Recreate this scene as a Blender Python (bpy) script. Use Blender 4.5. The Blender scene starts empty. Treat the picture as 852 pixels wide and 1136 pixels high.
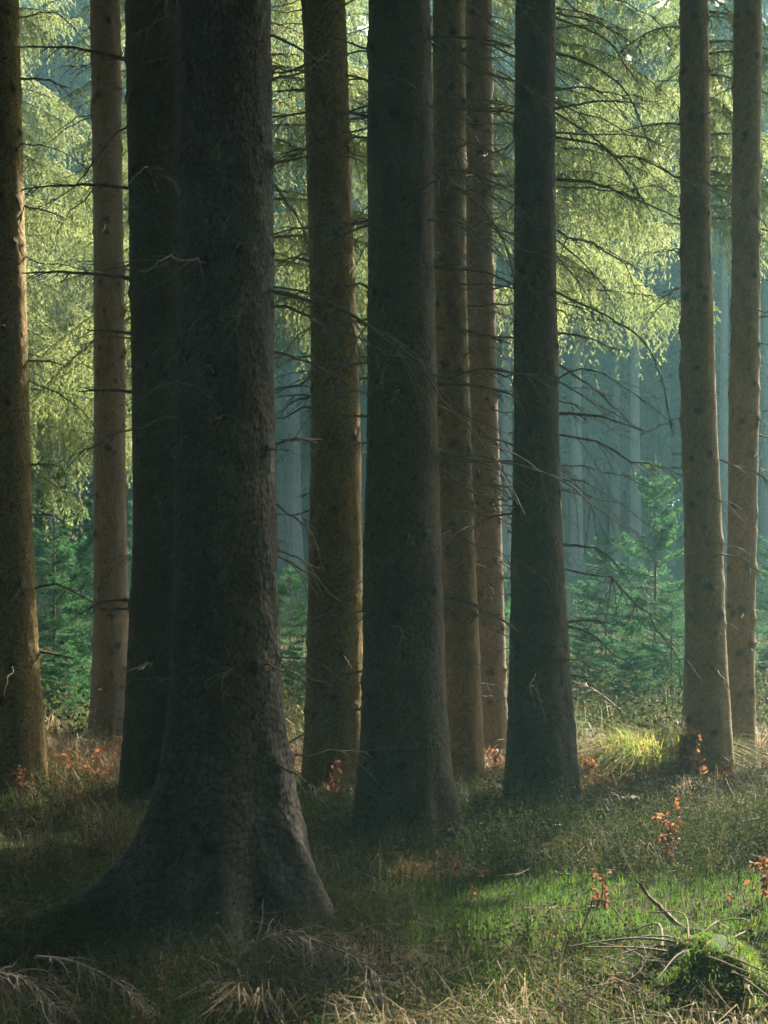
import bpy, math, random
import numpy as np
from mathutils import Vector

rng = np.random.default_rng(7)
random.seed(7)
C = bpy.context.scene.collection
scene = bpy.context.scene

# ------------------------------------------------------------------ camera
F, CX, HY, CH = 1800.0, 426.0, 590.0, 1.65     # focal length (photo pixels), centre column, horizon row, eye height
cam_d = bpy.data.cameras.new('camera')
cam = bpy.data.objects.new('camera', cam_d)
C.objects.link(cam)
cam.location = (0, 0, CH)
cam.rotation_euler = (math.radians(90), 0, 0)
cam_d.sensor_fit = 'VERTICAL'
cam_d.sensor_height = 36.0
cam_d.lens = F / 1136.0 * 36.0
cam_d.shift_y = (HY - 568.0) / 1136.0
cam_d.clip_start = 0.05
cam_d.clip_end = 2000
cam_d.dof.use_dof = True
cam_d.dof.focus_distance = 9.5
cam_d.dof.aperture_fstop = 9.0
scene.camera = cam

# ------------------------------------------------------------------ sky, sun, exposure
SUN_AZ, SUN_EL = 35.0, 36.0                    # to the right of the view direction, behind the trees
world = bpy.data.worlds.new('World')
scene.world = world
world.use_nodes = True
wn = world.node_tree
wn.nodes.clear()
sky = wn.nodes.new('ShaderNodeTexSky')
sky.sky_type = 'NISHITA'
sky.sun_disc = False
sky.dust_density = 4.0
sky.ozone_density = 0.6
sky.sun_elevation = math.radians(SUN_EL)
sky.sun_rotation = math.radians(SUN_AZ)
bg = wn.nodes.new('ShaderNodeBackground')
bg.inputs['Strength'].default_value = 0.085
wo = wn.nodes.new('ShaderNodeOutputWorld')
wn.links.new(sky.outputs[0], bg.inputs[0])
wn.links.new(bg.outputs[0], wo.inputs[0])

sun_d = bpy.data.lights.new('sun', 'SUN')
sun_d.energy = 5.0
sun_d.angle = math.radians(0.6)
sun_d.color = (1.0, 0.91, 0.74)
sun = bpy.data.objects.new('sun', sun_d)
C.objects.link(sun)
e, a = math.radians(SUN_EL), math.radians(SUN_AZ)
sun_dir = Vector((math.sin(a) * math.cos(e), math.cos(a) * math.cos(e), math.sin(e)))
sun.rotation_euler = sun_dir.to_track_quat('Z', 'Y').to_euler()
sun.location = sun_dir * 150

scene.view_settings.view_transform = 'Standard'
scene.view_settings.look = 'None'
scene.view_settings.gamma = 1.0
scene.view_settings.use_curve_mapping = False
scene.view_settings.exposure = 2.35
cy = scene.cycles
cy.use_denoising = True
try:
    cy.denoiser = 'OPENIMAGEDENOISE'
    cy.denoising_input_passes = 'RGB_ALBEDO_NORMAL'
except Exception:
    pass
cy.max_bounces = 6
cy.diffuse_bounces = 3
cy.glossy_bounces = 1
cy.transmission_bounces = 3
cy.volume_bounces = 1
cy.transparent_max_bounces = 4
cy.sample_clamp_indirect = 4.0
cy.use_adaptive_sampling = True

HAZE_DENSITY = 0.0027
HAZE_COLOR = (0.30, 0.62, 0.68)

# ------------------------------------------------------------------ small helpers
def X(px, d): return (px - CX) / F * d
def Z(py, d): return CH + (HY - py) / F * d
def depth(py): return F * CH / (py - HY)       # distance of a point on level ground
def norm(v):
    n = np.linalg.norm(v, axis=-1, keepdims=True)
    return v / np.maximum(n, 1e-9)

_ph = np.random.default_rng(3).uniform(0, 6.28, (60, 3))
_dr = np.random.default_rng(4).uniform(0, 6.28, 60)
def wav(x, y, f, o=0, n=6):
    """smooth 2-D noise in about -1..1 made of sine waves"""
    s = 0.0
    for i in range(n):
        k = (o * 7 + i) % 60
        g = f * (0.6 + 0.9 * ((i * 0.37 + 0.21) % 1.0))
        s = s + np.sin((x * np.cos(_dr[k]) + y * np.sin(_dr[k])) * g * 6.28 + _ph[k, 0])
    return s / (n ** 0.5) / 1.4

def gh(x, y):
    """ground height"""
    x = np.asarray(x, float); y = np.asarray(y, float)
    h = 0.05 * wav(x, y, 0.13, 1) + 0.028 * wav(x, y, 0.5, 2) + 0.012 * wav(x, y, 1.6, 3)
    h = h - 0.02
    r2 = ((x + 0.75) / 1.0) ** 2 + ((y - 6.5) / 0.8) ** 2
    h = h + 0.07 * np.exp(-r2)                                     # round the nearest tree
    r2 = ((x + 1.75) / 0.6) ** 2 + ((y - 8.0) / 0.55) ** 2
    h = h + 0.10 * np.exp(-r2)                                     # mossy hummock on the left
    r2 = ((x - 0.9) / 1.1) ** 2 + ((y - 6.9) / 0.5) ** 2
    h = h - 0.02 * np.exp(-r2)
    far = np.clip((y - 24) / 40, 0, 1)
    return h + far * 1.5 - 0.13 * np.clip((y - 9.5) / 3.5, 0, 1)

class MB:
    """collects arrays of vertices and faces for one mesh"""
    def __init__(s): s.v, s.f, s.t, s.n = [], [], [], 0
    def add(s, V, Fc, tint=0.5):
        V = np.asarray(V, float).reshape(-1, 3)
        Fc = np.asarray(Fc, np.int64)
        s.v.append(V)
        s.t.append(np.broadcast_to(np.asarray(tint, float), (len(V),)))
        if len(Fc): s.f.append(Fc + s.n)
        s.n += len(V)
    def arrays(s): return np.concatenate(s.v), s.f, np.concatenate(s.t)

def build_mesh(name, mb, mat, smooth=False, attrs=None):
    V, fl, T = mb.arrays()
    me = bpy.data.meshes.new(name)
    me.vertices.add(len(V))
    me.vertices.foreach_set('co', V.astype(np.float32).ravel())
    nl = sum(f.size for f in fl); npoly = sum(len(f) for f in fl)
    me.loops.add(nl); me.polygons.add(npoly)
    me.loops.foreach_set('vertex_index', np.concatenate([f.ravel() for f in fl]).astype(np.int32))
    sizes = np.concatenate([np.full(len(f), f.shape[1]) for f in fl])
    starts = np.concatenate([[0], np.cumsum(sizes)[:-1]]).astype(np.int32)
    me.polygons.foreach_set('loop_start', starts)
    if smooth: me.polygons.foreach_set('use_smooth', np.ones(npoly, bool))
    at = me.attributes.new('tint', 'FLOAT', 'POINT')
    at.data.foreach_set('value', T.astype(np.float32))
    for k, arr in (attrs or {}).items():
        q = me.attributes.new(k, 'FLOAT', 'POINT')
        q.data.foreach_set('value', np.asarray(arr, np.float32))
    me.update(calc_edges=True)
    me.validate(verbose=False)
    me.materials.append(mat)
    return me

def link(name, me, parent=None, loc=(0, 0, 0), rot=(0, 0, 0), scale=(1, 1, 1)):
    o = bpy.data.objects.new(name, me)
    C.objects.link(o)
    o.location = loc; o.rotation_euler = rot; o.scale = scale
    if parent: o.parent = parent
    return o

def tag(o, label=None, cat=None, group=None, kind=None):
    if label: o['label'] = label
    if cat: o['category'] = cat
    if group: o['group'] = group
    if kind: o['kind'] = kind
    return o

def thing(name, label, cat, loc=(0, 0, 0), rz=0.0, group=None):
    o = bpy.data.objects.new(name, None)
    C.objects.link(o)
    o.location = loc; o.rotation_euler = (0, 0, rz)
    o.empty_display_size = 0.2
    return tag(o, label, cat, group)

def tube(mb, pts, r0, r1, sides=5, tint=0.5, rr=None):
    pts = np.asarray(pts, float)
    n = len(pts)
    T = norm(np.gradient(pts, axis=0))
    ref = np.where(np.abs(T[:, 2:3]) > 0.9, [[1.0, 0, 0]], [[0, 0, 1.0]])
    A = norm(np.cross(T, ref)); B = np.cross(T, A)
    rad = np.linspace(r0, r1, n) if rr is None else np.asarray(rr)
    th = np.arange(sides) / sides * 2 * np.pi
    V = pts[:, None] + rad[:, None, None] * (np.cos(th)[None, :, None] * A[:, None] + np.sin(th)[None, :, None] * B[:, None])
    V = V.reshape(-1, 3)
    i = np.arange(n - 1)[:, None]; j = np.arange(sides)[None, :]
    j2 = (j + 1) % sides
    q = np.stack([i * sides + j, i * sides + j2, (i + 1) * sides + j2, (i + 1) * sides + j], -1).reshape(-1, 4)
    mb.add(V, q, tint)
    mb.add(V[-sides:], [list(range(sides))], tint)
    mb.add(V[:sides], [list(range(sides))[::-1]], tint)

def smooth_path(pts, n):
    """Catmull-Rom through the points"""
    P = np.asarray(pts, float)
    P = np.vstack([2 * P[0] - P[1], P, 2 * P[-1] - P[-2]])
    out = []
    m = len(P) - 3
    for u in np.linspace(0, m, n):
        k = min(int(u), m - 1); t = u - k
        p0, p1, p2, p3 = P[k:k + 4]
        out.append(0.5 * (2 * p1 + (p2 - p0) * t + (2 * p0 - 5 * p1 + 4 * p2 - p3) * t * t + (3 * p1 - p0 - 3 * p2 + p3) * t ** 3))
    return np.array(out)

def needles(mb, P, D, L, k, ln, wd, spread=0.75, tint=0.5, r=rng):
    """k needle triangles along each branchlet (start P, direction D, length L)"""
    n = len(P)
    D = norm(D)
    t = r.uniform(0.02, 1.0, (n, k))
    rad = norm(r.normal(size=(n, k, 3)))
    rad = norm(rad - (rad * D[:, None]).sum(-1, keepdims=True) * D[:, None])
    nd = norm(D[:, None] + spread * rad)
    base = P[:, None] + D[:, None] * (L[:, None] * t)[..., None]
    lens = ln * r.uniform(0.7, 1.2, (n, k, 1))
    side = norm(np.cross(nd, r.normal(size=(n, k, 3)))) * wd * 0.5
    V = np.stack([base - side, base + side, base + nd * lens], 2).reshape(-1, 3)
    m = n * k
    tt = np.broadcast_to(np.asarray(tint, float).reshape(-1, 1) if np.ndim(tint) else np.full((n, 1), tint), (n, k))
    tt = np.clip(tt + r.normal(0, 0.06, (n, k)), 0, 1)
    mb.add(V, np.arange(m * 3).reshape(m, 3), np.repeat(tt.ravel(), 3))

# ------------------------------------------------------------------ materials
def new_mat(name):
    m = bpy.data.materials.new(name)
    m.use_nodes = True
    nt = m.node_tree
    nt.nodes.clear()
    out = nt.nodes.new('ShaderNodeOutputMaterial')
    return m, nt, out

def ramp(nt, fac, stops):
    r = nt.nodes.new('ShaderNodeValToRGB')
    el = r.color_ramp.elements
    while len(el) < len(stops): el.new(0.5)
    for q, (p, c) in zip(el, stops):
        q.position = p; q.color = (*c, 1)
    nt.links.new(fac, r.inputs[0])
    return r.outputs[0]

def attr(nt, name):
    n = nt.nodes.new('ShaderNodeAttribute'); n.attribute_name = name
    return n.outputs['Fac']

def mix(nt, fac, a, b, mode='MIX'):
    n = nt.nodes.new('ShaderNodeMix'); n.data_type = 'RGBA'; n.blend_type = mode
    for s, v in ((n.inputs[0], fac), (n.inputs[6], a), (n.inputs[7], b)):
        if isinstance(v, (int, float)): s.default_value = v
        elif isinstance(v, tuple): s.default_value = (*v, 1)
        else: nt.links.new(v, s)
    return n.outputs[2]

def noise(nt, scale, detail=4, rough=0.55, coord='Object', stretch=None):
    tc = nt.nodes.new('ShaderNodeTexCoord')
    n = nt.nodes.new('ShaderNodeTexNoise')
    n.inputs['Scale'].default_value = scale; n.inputs['Detail'].default_value = detail; n.inputs['Roughness'].default_value = rough
    src = tc.outputs[coord]
    if stretch:
        mp = nt.nodes.new('ShaderNodeMapping'); mp.inputs['Scale'].default_value = stretch
        nt.links.new(src, mp.inputs[0]); src = mp.outputs[0]
    nt.links.new(src, n.inputs['Vector'])
    return n.outputs[0]

def leaf_mat(name, stops, trans=0.45, tcol=None, rough=0.6, spec=0.25):
    """leaf or needle: diffuse colour by 'tint' plus light passing through"""
    m, nt, out = new_mat(name)
    col = ramp(nt, attr(nt, 'tint'), stops)
    p = nt.nodes.new('ShaderNodeBsdfPrincipled')
    p.inputs['Roughness'].default_value = rough
    p.inputs['Specular IOR Level'].default_value = spec
    nt.links.new(col, p.inputs['Base Color'])
    t = nt.nodes.new('ShaderNodeBsdfTranslucent')
    if tcol: col = mix(nt, 1.0, col, tcol, 'MULTIPLY')
    nt.links.new(col, t.inputs[0])
    mx = nt.nodes.new('ShaderNodeMixShader'); mx.inputs[0].default_value = trans
    nt.links.new(p.outputs[0], mx.inputs[1]); nt.links.new(t.outputs[0], mx.inputs[2])
    nt.links.new(mx.outputs[0], out.inputs[0])
    return m

def bark_mat(name, dark, mid, light, moss=(0.09, 0.11, 0.028), crack=0.92):
    """uses the vertex marks plate / crack / knot / moss made with the trunk's relief"""
    m, nt, out = new_mat(name)
    n1 = noise(nt, 4.0, 5, 0.6)
    n2 = noise(nt, 90.0, 5, 0.65)
    col = ramp(nt, attr(nt, 'plate'), [(0, dark), (0.5, mid), (1, light)])
    col = mix(nt, ramp(nt, n2, [(0.3, (0, 0, 0)), (0.75, (0.7, 0.7, 0.7))]), col, light)
    col = mix(nt, ramp(nt, n1, [(0.35, (0, 0, 0)), (0.7, (0.55,) * 3)]), col, tuple(c * 0.6 for c in mid))
    mm = nt.nodes.new('ShaderNodeMath'); mm.operation = 'MULTIPLY'
    nt.links.new(attr(nt, 'moss'), mm.inputs[0])
    nt.links.new(ramp(nt, noise(nt, 30, 4, 0.6), [(0.35, (0.25,) * 3), (0.6, (1,) * 3)]), mm.inputs[1])
    col = mix(nt, mm.outputs[0], col, moss)
    col = mix(nt, ramp(nt, attr(nt, 'crack'), [(0, (crack,) * 3), (0.65, (0, 0, 0))]), col, tuple(c * 0.35 for c in dark))
    col = mix(nt, attr(nt, 'knot'), col, tuple(c * 0.3 for c in dark))
    col = mix(nt, ramp(nt, noise(nt, 7.0, 6, 0.7, stretch=(1, 1, 0.6)), [(0.56, (0, 0, 0)), (0.66, (0.45,) * 3)]), col, tuple(0.5 * c + 0.07 for c in light))
    col = mix(nt, ramp(nt, noise(nt, 3.0, 5, 0.65, stretch=(2, 2, 0.5)), [(0.52, (0, 0, 0)), (0.68, (0.6,) * 3)]), col, tuple(c * 0.8 for c in dark))
    p = nt.nodes.new('ShaderNodeBsdfPrincipled')
    p.inputs['Roughness'].default_value = 0.85
    p.inputs['Specular IOR Level'].default_value = 0.2
    nt.links.new(col, p.inputs['Base Color'])
    b = nt.nodes.new('ShaderNodeBump'); b.inputs['Strength'].default_value = 0.7; b.inputs['Distance'].default_value = 0.004
    nt.links.new(n2, b.inputs['Height'])
    nt.links.new(b.outputs[0], p.inputs['Normal'])
    nt.links.new(p.outputs[0], out.inputs[0])
    return m

def wood_mat(name, stops, scale=25, stretch=None, rough=0.8):
    m, nt, out = new_mat(name)
    n = noise(nt, scale, 5, 0.6, stretch=stretch)
    col = ramp(nt, n, stops)
    p = nt.nodes.new('ShaderNodeBsdfPrincipled')
    p.inputs['Roughness'].default_value = rough
    p.inputs['Specular IOR Level'].default_value = 0.2
    nt.links.new(col, p.inputs['Base Color'])
    b = nt.nodes.new('ShaderNodeBump'); b.inputs['Strength'].default_value = 0.6; b.inputs['Distance'].default_value = 0.006
    nt.links.new(n, b.inputs['Height']); nt.links.new(b.outputs[0], p.inputs['Normal'])
    nt.links.new(p.outputs[0], out.inputs[0])
    return m

M = {}
M['bark_grey'] = bark_mat('bark_grey', (0.035, 0.026, 0.021), (0.082, 0.062, 0.051), (0.20, 0.17, 0.15))
M['bark_dark'] = bark_mat('bark_dark', (0.042, 0.027, 0.016), (0.09, 0.061, 0.036), (0.165, 0.122, 0.08))
M['bark_brown'] = bark_mat('bark_brown', (0.13, 0.078, 0.037), (0.25, 0.165, 0.078), (0.36, 0.26, 0.135), crack=0.55)
M['bark_olive'] = bark_mat('bark_olive', (0.12, 0.074, 0.025), (0.265, 0.175, 0.056), (0.37, 0.265, 0.10))
M['bark_pale'] = bark_mat('bark_pale', (0.17, 0.112, 0.078), (0.29, 0.20, 0.145), (0.38, 0.28, 0.21), crack=0.45)
M['far_pale'] = wood_mat('far_pale', [(0.3, (0.16, 0.135, 0.105)), (0.7, (0.30, 0.26, 0.21))], 22)  # far trunks' colour lightened to stand in for sky and haze light
M['far_bark'] = wood_mat('far_bark', [(0.3, (0.10, 0.08, 0.065)), (0.7, (0.22, 0.18, 0.15))], 12, (1, 1, 0.3))
M['twig'] = wood_mat('twig', [(0.3, (0.085, 0.07, 0.052)), (0.7, (0.25, 0.215, 0.165))], 30)
M['dead_wood'] = wood_mat('dead_wood', [(0.3, (0.11, 0.08, 0.055)), (0.7, (0.25, 0.19, 0.13))], 18, (1, 1, 4))
M['pale_wood'] = wood_mat('pale_wood', [(0.3, (0.15, 0.12, 0.09)), (0.7, (0.34, 0.29, 0.23))], 22)
M['rot'] = wood_mat('rot', [(0.3, (0.05, 0.035, 0.025)), (0.7, (0.16, 0.11, 0.075))], 14)
M['needle'] = leaf_mat('needle', [(0, (0.06, 0.08, 0.034)), (0.5, (0.125, 0.145, 0.058)), (1, (0.22, 0.215, 0.12))], 0.6, (2.6, 2.8, 2.4))
M['crown'] = leaf_mat('crown', [(0, (0.03, 0.05, 0.024)), (1, (0.07, 0.10, 0.04))], 0.3)
M['young'] = leaf_mat('young', [(0, (0.030, 0.075, 0.038)), (0.6, (0.05, 0.115, 0.055)), (1, (0.10, 0.18, 0.06))], 0.5, (1.4, 1.8, 1.3))
M['grass'] = leaf_mat('grass', [(0, (0.040, 0.095, 0.012)), (0.45, (0.07, 0.135, 0.02)), (0.8, (0.13, 0.165, 0.035)), (1, (0.26, 0.21, 0.09))], 0.5, (1.4, 1.6, 0.8), 0.7, 0.12)
M['straw'] = leaf_mat('straw', [(0, (0.16, 0.115, 0.06)), (0.5, (0.28, 0.215, 0.12)), (1, (0.40, 0.33, 0.21))], 0.35)
M['bilberry'] = leaf_mat('bilberry', [(0, (0.04, 0.055, 0.02)), (0.45, (0.06, 0.085, 0.028)), (0.75, (0.11, 0.11, 0.04)), (1, (0.20, 0.085, 0.045))], 0.3, (1.3, 1.2, 0.9), 0.8, 0.08)
M['beech'] = leaf_mat('beech', [(0, (0.12, 0.06, 0.035)), (0.5, (0.22, 0.105, 0.055)), (1, (0.31, 0.185, 0.10))], 0.5, (1.2, 1.0, 0.8))

def ground_mat():
    m, nt, out = new_mat('forest_floor')
    n1 = noise(nt, 1.3, 5, 0.6); n2 = noise(nt, 9, 6, 0.65); n3 = noise(nt, 60, 4, 0.7)
    litter = ramp(nt, n3, [(0.3, (0.035, 0.026, 0.016)), (0.55, (0.09, 0.066, 0.036)), (0.75, (0.17, 0.125, 0.07))])
    mossc = ramp(nt, n3, [(0.3, (0.025, 0.045, 0.010)), (0.7, (0.075, 0.115, 0.025))])
    col = mix(nt, ramp(nt, n1, [(0.42, (0, 0, 0)), (0.55, (1, 1, 1))]), litter, mossc)
    col = mix(nt, ramp(nt, n2, [(0.55, (0, 0, 0)), (0.7, (0.8,) * 3)]), col, (0.06, 0.055, 0.03))
    p = nt.nodes.new('ShaderNodeBsdfPrincipled'); p.inputs['Roughness'].default_value = 0.95
    p.inputs['Specular IOR Level'].default_value = 0.1
    nt.links.new(col, p.inputs['Base Color'])
    b = nt.nodes.new('ShaderNodeBump'); b.inputs['Strength'].default_value = 0.9; b.inputs['Distance'].default_value = 0.02
    nt.links.new(n3, b.inputs['Height']); nt.links.new(b.outputs[0], p.inputs['Normal'])
    nt.links.new(p.outputs[0], out.inputs[0])
    return m
M['ground'] = ground_mat()

def moss_mat():
    m, nt, out = new_mat('moss')
    n = noise(nt, 70, 5, 0.7); n1 = noise(nt, 6, 4, 0.6)
    col = ramp(nt, n, [(0.3, (0.02, 0.035, 0.008)), (0.6, (0.065, 0.10, 0.02)), (0.8, (0.12, 0.15, 0.04))])
    col = mix(nt, ramp(nt, n1, [(0.5, (0, 0, 0)), (0.66, (0.9,) * 3)]), col, (0.10, 0.07, 0.04))
    p = nt.nodes.new('ShaderNodeBsdfPrincipled'); p.inputs['Roughness'].default_value = 0.95
    nt.links.new(col, p.inputs['Base Color'])
    b = nt.nodes.new('ShaderNodeBump'); b.inputs['Strength'].default_value = 1.0; b.inputs['Distance'].default_value = 0.012
    nt.links.new(n, b.inputs['Height']); nt.links.new(b.outputs[0], p.inputs['Normal'])
    nt.links.new(p.outputs[0], out.inputs[0])
    return m
M['moss'] = moss_mat()

# ------------------------------------------------------------------ ground
def grid_axis(parts):
    out = []
    for a0, a1, st in parts: out.append(np.arange(a0, a1, st))
    out.append([parts[-1][1]])
    return np.concatenate(out)
gx = grid_axis([(-400, -60, 40), (-60, -12, 4), (-12, -3.5, 0.4), (-3.5, 3.5, 0.05), (3.5, 12, 0.4), (12, 60, 4), (60, 400, 40)])
gy = grid_axis([(-200, -20, 20), (-20, 3, 1), (3, 4, 0.25), (4, 14, 0.05), (14, 26, 0.3), (26, 80, 3), (80, 900, 60)])
GX, GY = np.meshgrid(gx, gy)
GZ = gh(GX, GY)
mb = MB()
ny, nx = GX.shape
ii = np.arange(ny - 1)[:, None] * nx + np.arange(nx - 1)[None, :]
mb.add(np.stack([GX, GY, GZ], -1).reshape(-1, 3), np.stack([ii, ii + 1, ii + nx + 1, ii + nx], -1).reshape(-1, 4))
tag(link('ground', build_mesh('ground', mb, M['ground'], True)), 'forest floor of moss and needle litter', None, None, 'structure')

# ------------------------------------------------------------------ crowns (shared meshes)
def coarse_crown(n_br, height, radius, seed, pieces=26, pw=0.060, pl=0.30, mat='crown'):
    r = np.random.default_rng(seed)
    mb = MB()
    u = np.sort(r.uniform(0, 1, n_br))
    az = r.uniform(0, 2 * np.pi, n_br)
    Lb = radius * (1 - u) ** 0.75 * r.uniform(0.7, 1.1, n_br) + 0.25
    zb = u * height
    t = r.uniform(0.05, 1, (n_br, pieces)) ** 0.75
    out = np.stack([np.cos(az), np.sin(az), 0 * az], -1)
    side = np.stack([-np.sin(az), np.cos(az), 0 * az], -1)
    P = out[:, None] * (Lb[:, None] * t)[..., None] + side[:, None] * (r.normal(0, 0.16, (n_br, pieces)) * Lb[:, None])[..., None]
    P[..., 2] += zb[:, None] + Lb[:, None] * (0.10 * t - 0.42 * t ** 2) - r.uniform(0, 0.15, (n_br, pieces))
    P = P.reshape(-1, 3)
    D = norm(np.repeat(out, pieces, 0) * 0.5 + r.normal(0, 0.45, P.shape) + [0, 0, -0.55])
    S = norm(np.cross(D, r.normal(size=P.shape)))
    l = pl * r.uniform(0.6, 1.3, (len(P), 1)); w = pw * r.uniform(0.6, 1.3, (len(P), 1))
    V = np.stack([P, P + D * l * 0.45 + S * w, P + D * l, P + D * l * 0.45 - S * w], 1).reshape(-1, 3)
    mb.add(V, np.arange(len(V)).reshape(-1, 4), np.repeat(r.uniform(0, 1, len(P)), 4))
    return mb

cc = [coarse_crown(130, 13, 2.1, 11 + k, 64) for k in range(3)]
crown_mesh = [build_mesh('crown', m_, M['crown']) for m_ in cc]

# ------------------------------------------------------------------ spruce trunks with relief
def hash2(i, j, k):
    h = (i * 374761393 + j * 668265263 + k * 974634777) & 0x7fffffff
    h = ((h ^ (h >> 13)) * 1274126177) & 0x7fffffff
    return ((h ^ (h >> 16)) & 0xffff) / 65535.0

def cells(u, v, nu, seed):
    """2-D cell pattern, periodic in u (nu cells round): gap to the nearest border and the cell's own number"""
    iu = np.floor(u).astype(np.int64); iv = np.floor(v).astype(np.int64)
    f1 = np.full(u.shape, 9.0); f2 = f1.copy(); idv = np.zeros(u.shape); loc = np.zeros(u.shape)
    for du in (-1, 0, 1):
        for dv in (-1, 0, 1):
            cu = iu + du; cv = iv + dv; w = cu % nu
            px = cu + 0.5 + 0.95 * (hash2(w, cv, seed) - 0.5)
            py = cv + 0.5 + 0.95 * (hash2(w, cv, seed + 17) - 0.5)
            c = hash2(w, cv, seed + 31)
            dd = np.hypot(u - px, v - py) - 0.38 * hash2(w, cv, seed + 53)
            near = dd < f1
            f2 = np.where(near, f1, np.minimum(f2, dd))
            idv = np.where(near, c, idv)
            loc = np.where(near, v - py, loc)
            f1 = np.where(near, dd, f1)
    return f2 - f1, idv, loc

def ground_at(x, y): return float(gh(x, y))

def dead_branch_mesh(r, L, r0, droop, kink, forks, up=0.15):
    """dead twig along +X, curved, with a few side twigs"""
    mb = MB()
    n = 12
    t = np.linspace(0, 1, n)
    p = np.stack([L * t, L * kink * 0.18 * (t ** 2) + L * 0.020 * np.cumsum(r.normal(0, 1, n)), L * (up * t - droop * t ** 2) + L * 0.018 * np.cumsum(r.normal(0, 1, n))], -1)
    p[0] = 0
    p = np.vstack([[-0.02, 0, 0], p])
    tube(mb, p, r0, r0 * 0.22, 6, 0.5, rr=r0 * (1 - 0.8 * np.linspace(0, 1, n + 1) ** 0.8))
    for k in range(forks):
        s = r.uniform(0.2, 0.92)
        i = int(s * n)
        b = p[i]
        l = (0.03 + L * r.uniform(0.08, 0.38)) * (1.1 - s * 0.5)
        d = norm(np.array([r.uniform(0.4, 0.9), r.choice([-1, 1]) * r.uniform(0.3, 0.8), r.uniform(-0.7, 0.15)]))
        q = np.linspace(0, 1, 5)[:, None]
        pp = b + d * l * q + np.array([0, 0, -0.3 * l]) * q ** 2
        tube(mb, pp, max(0.0022, r0 * 0.5 * (1 - 0.5 * s)), 0.0014, 4)
    return mb

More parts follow.
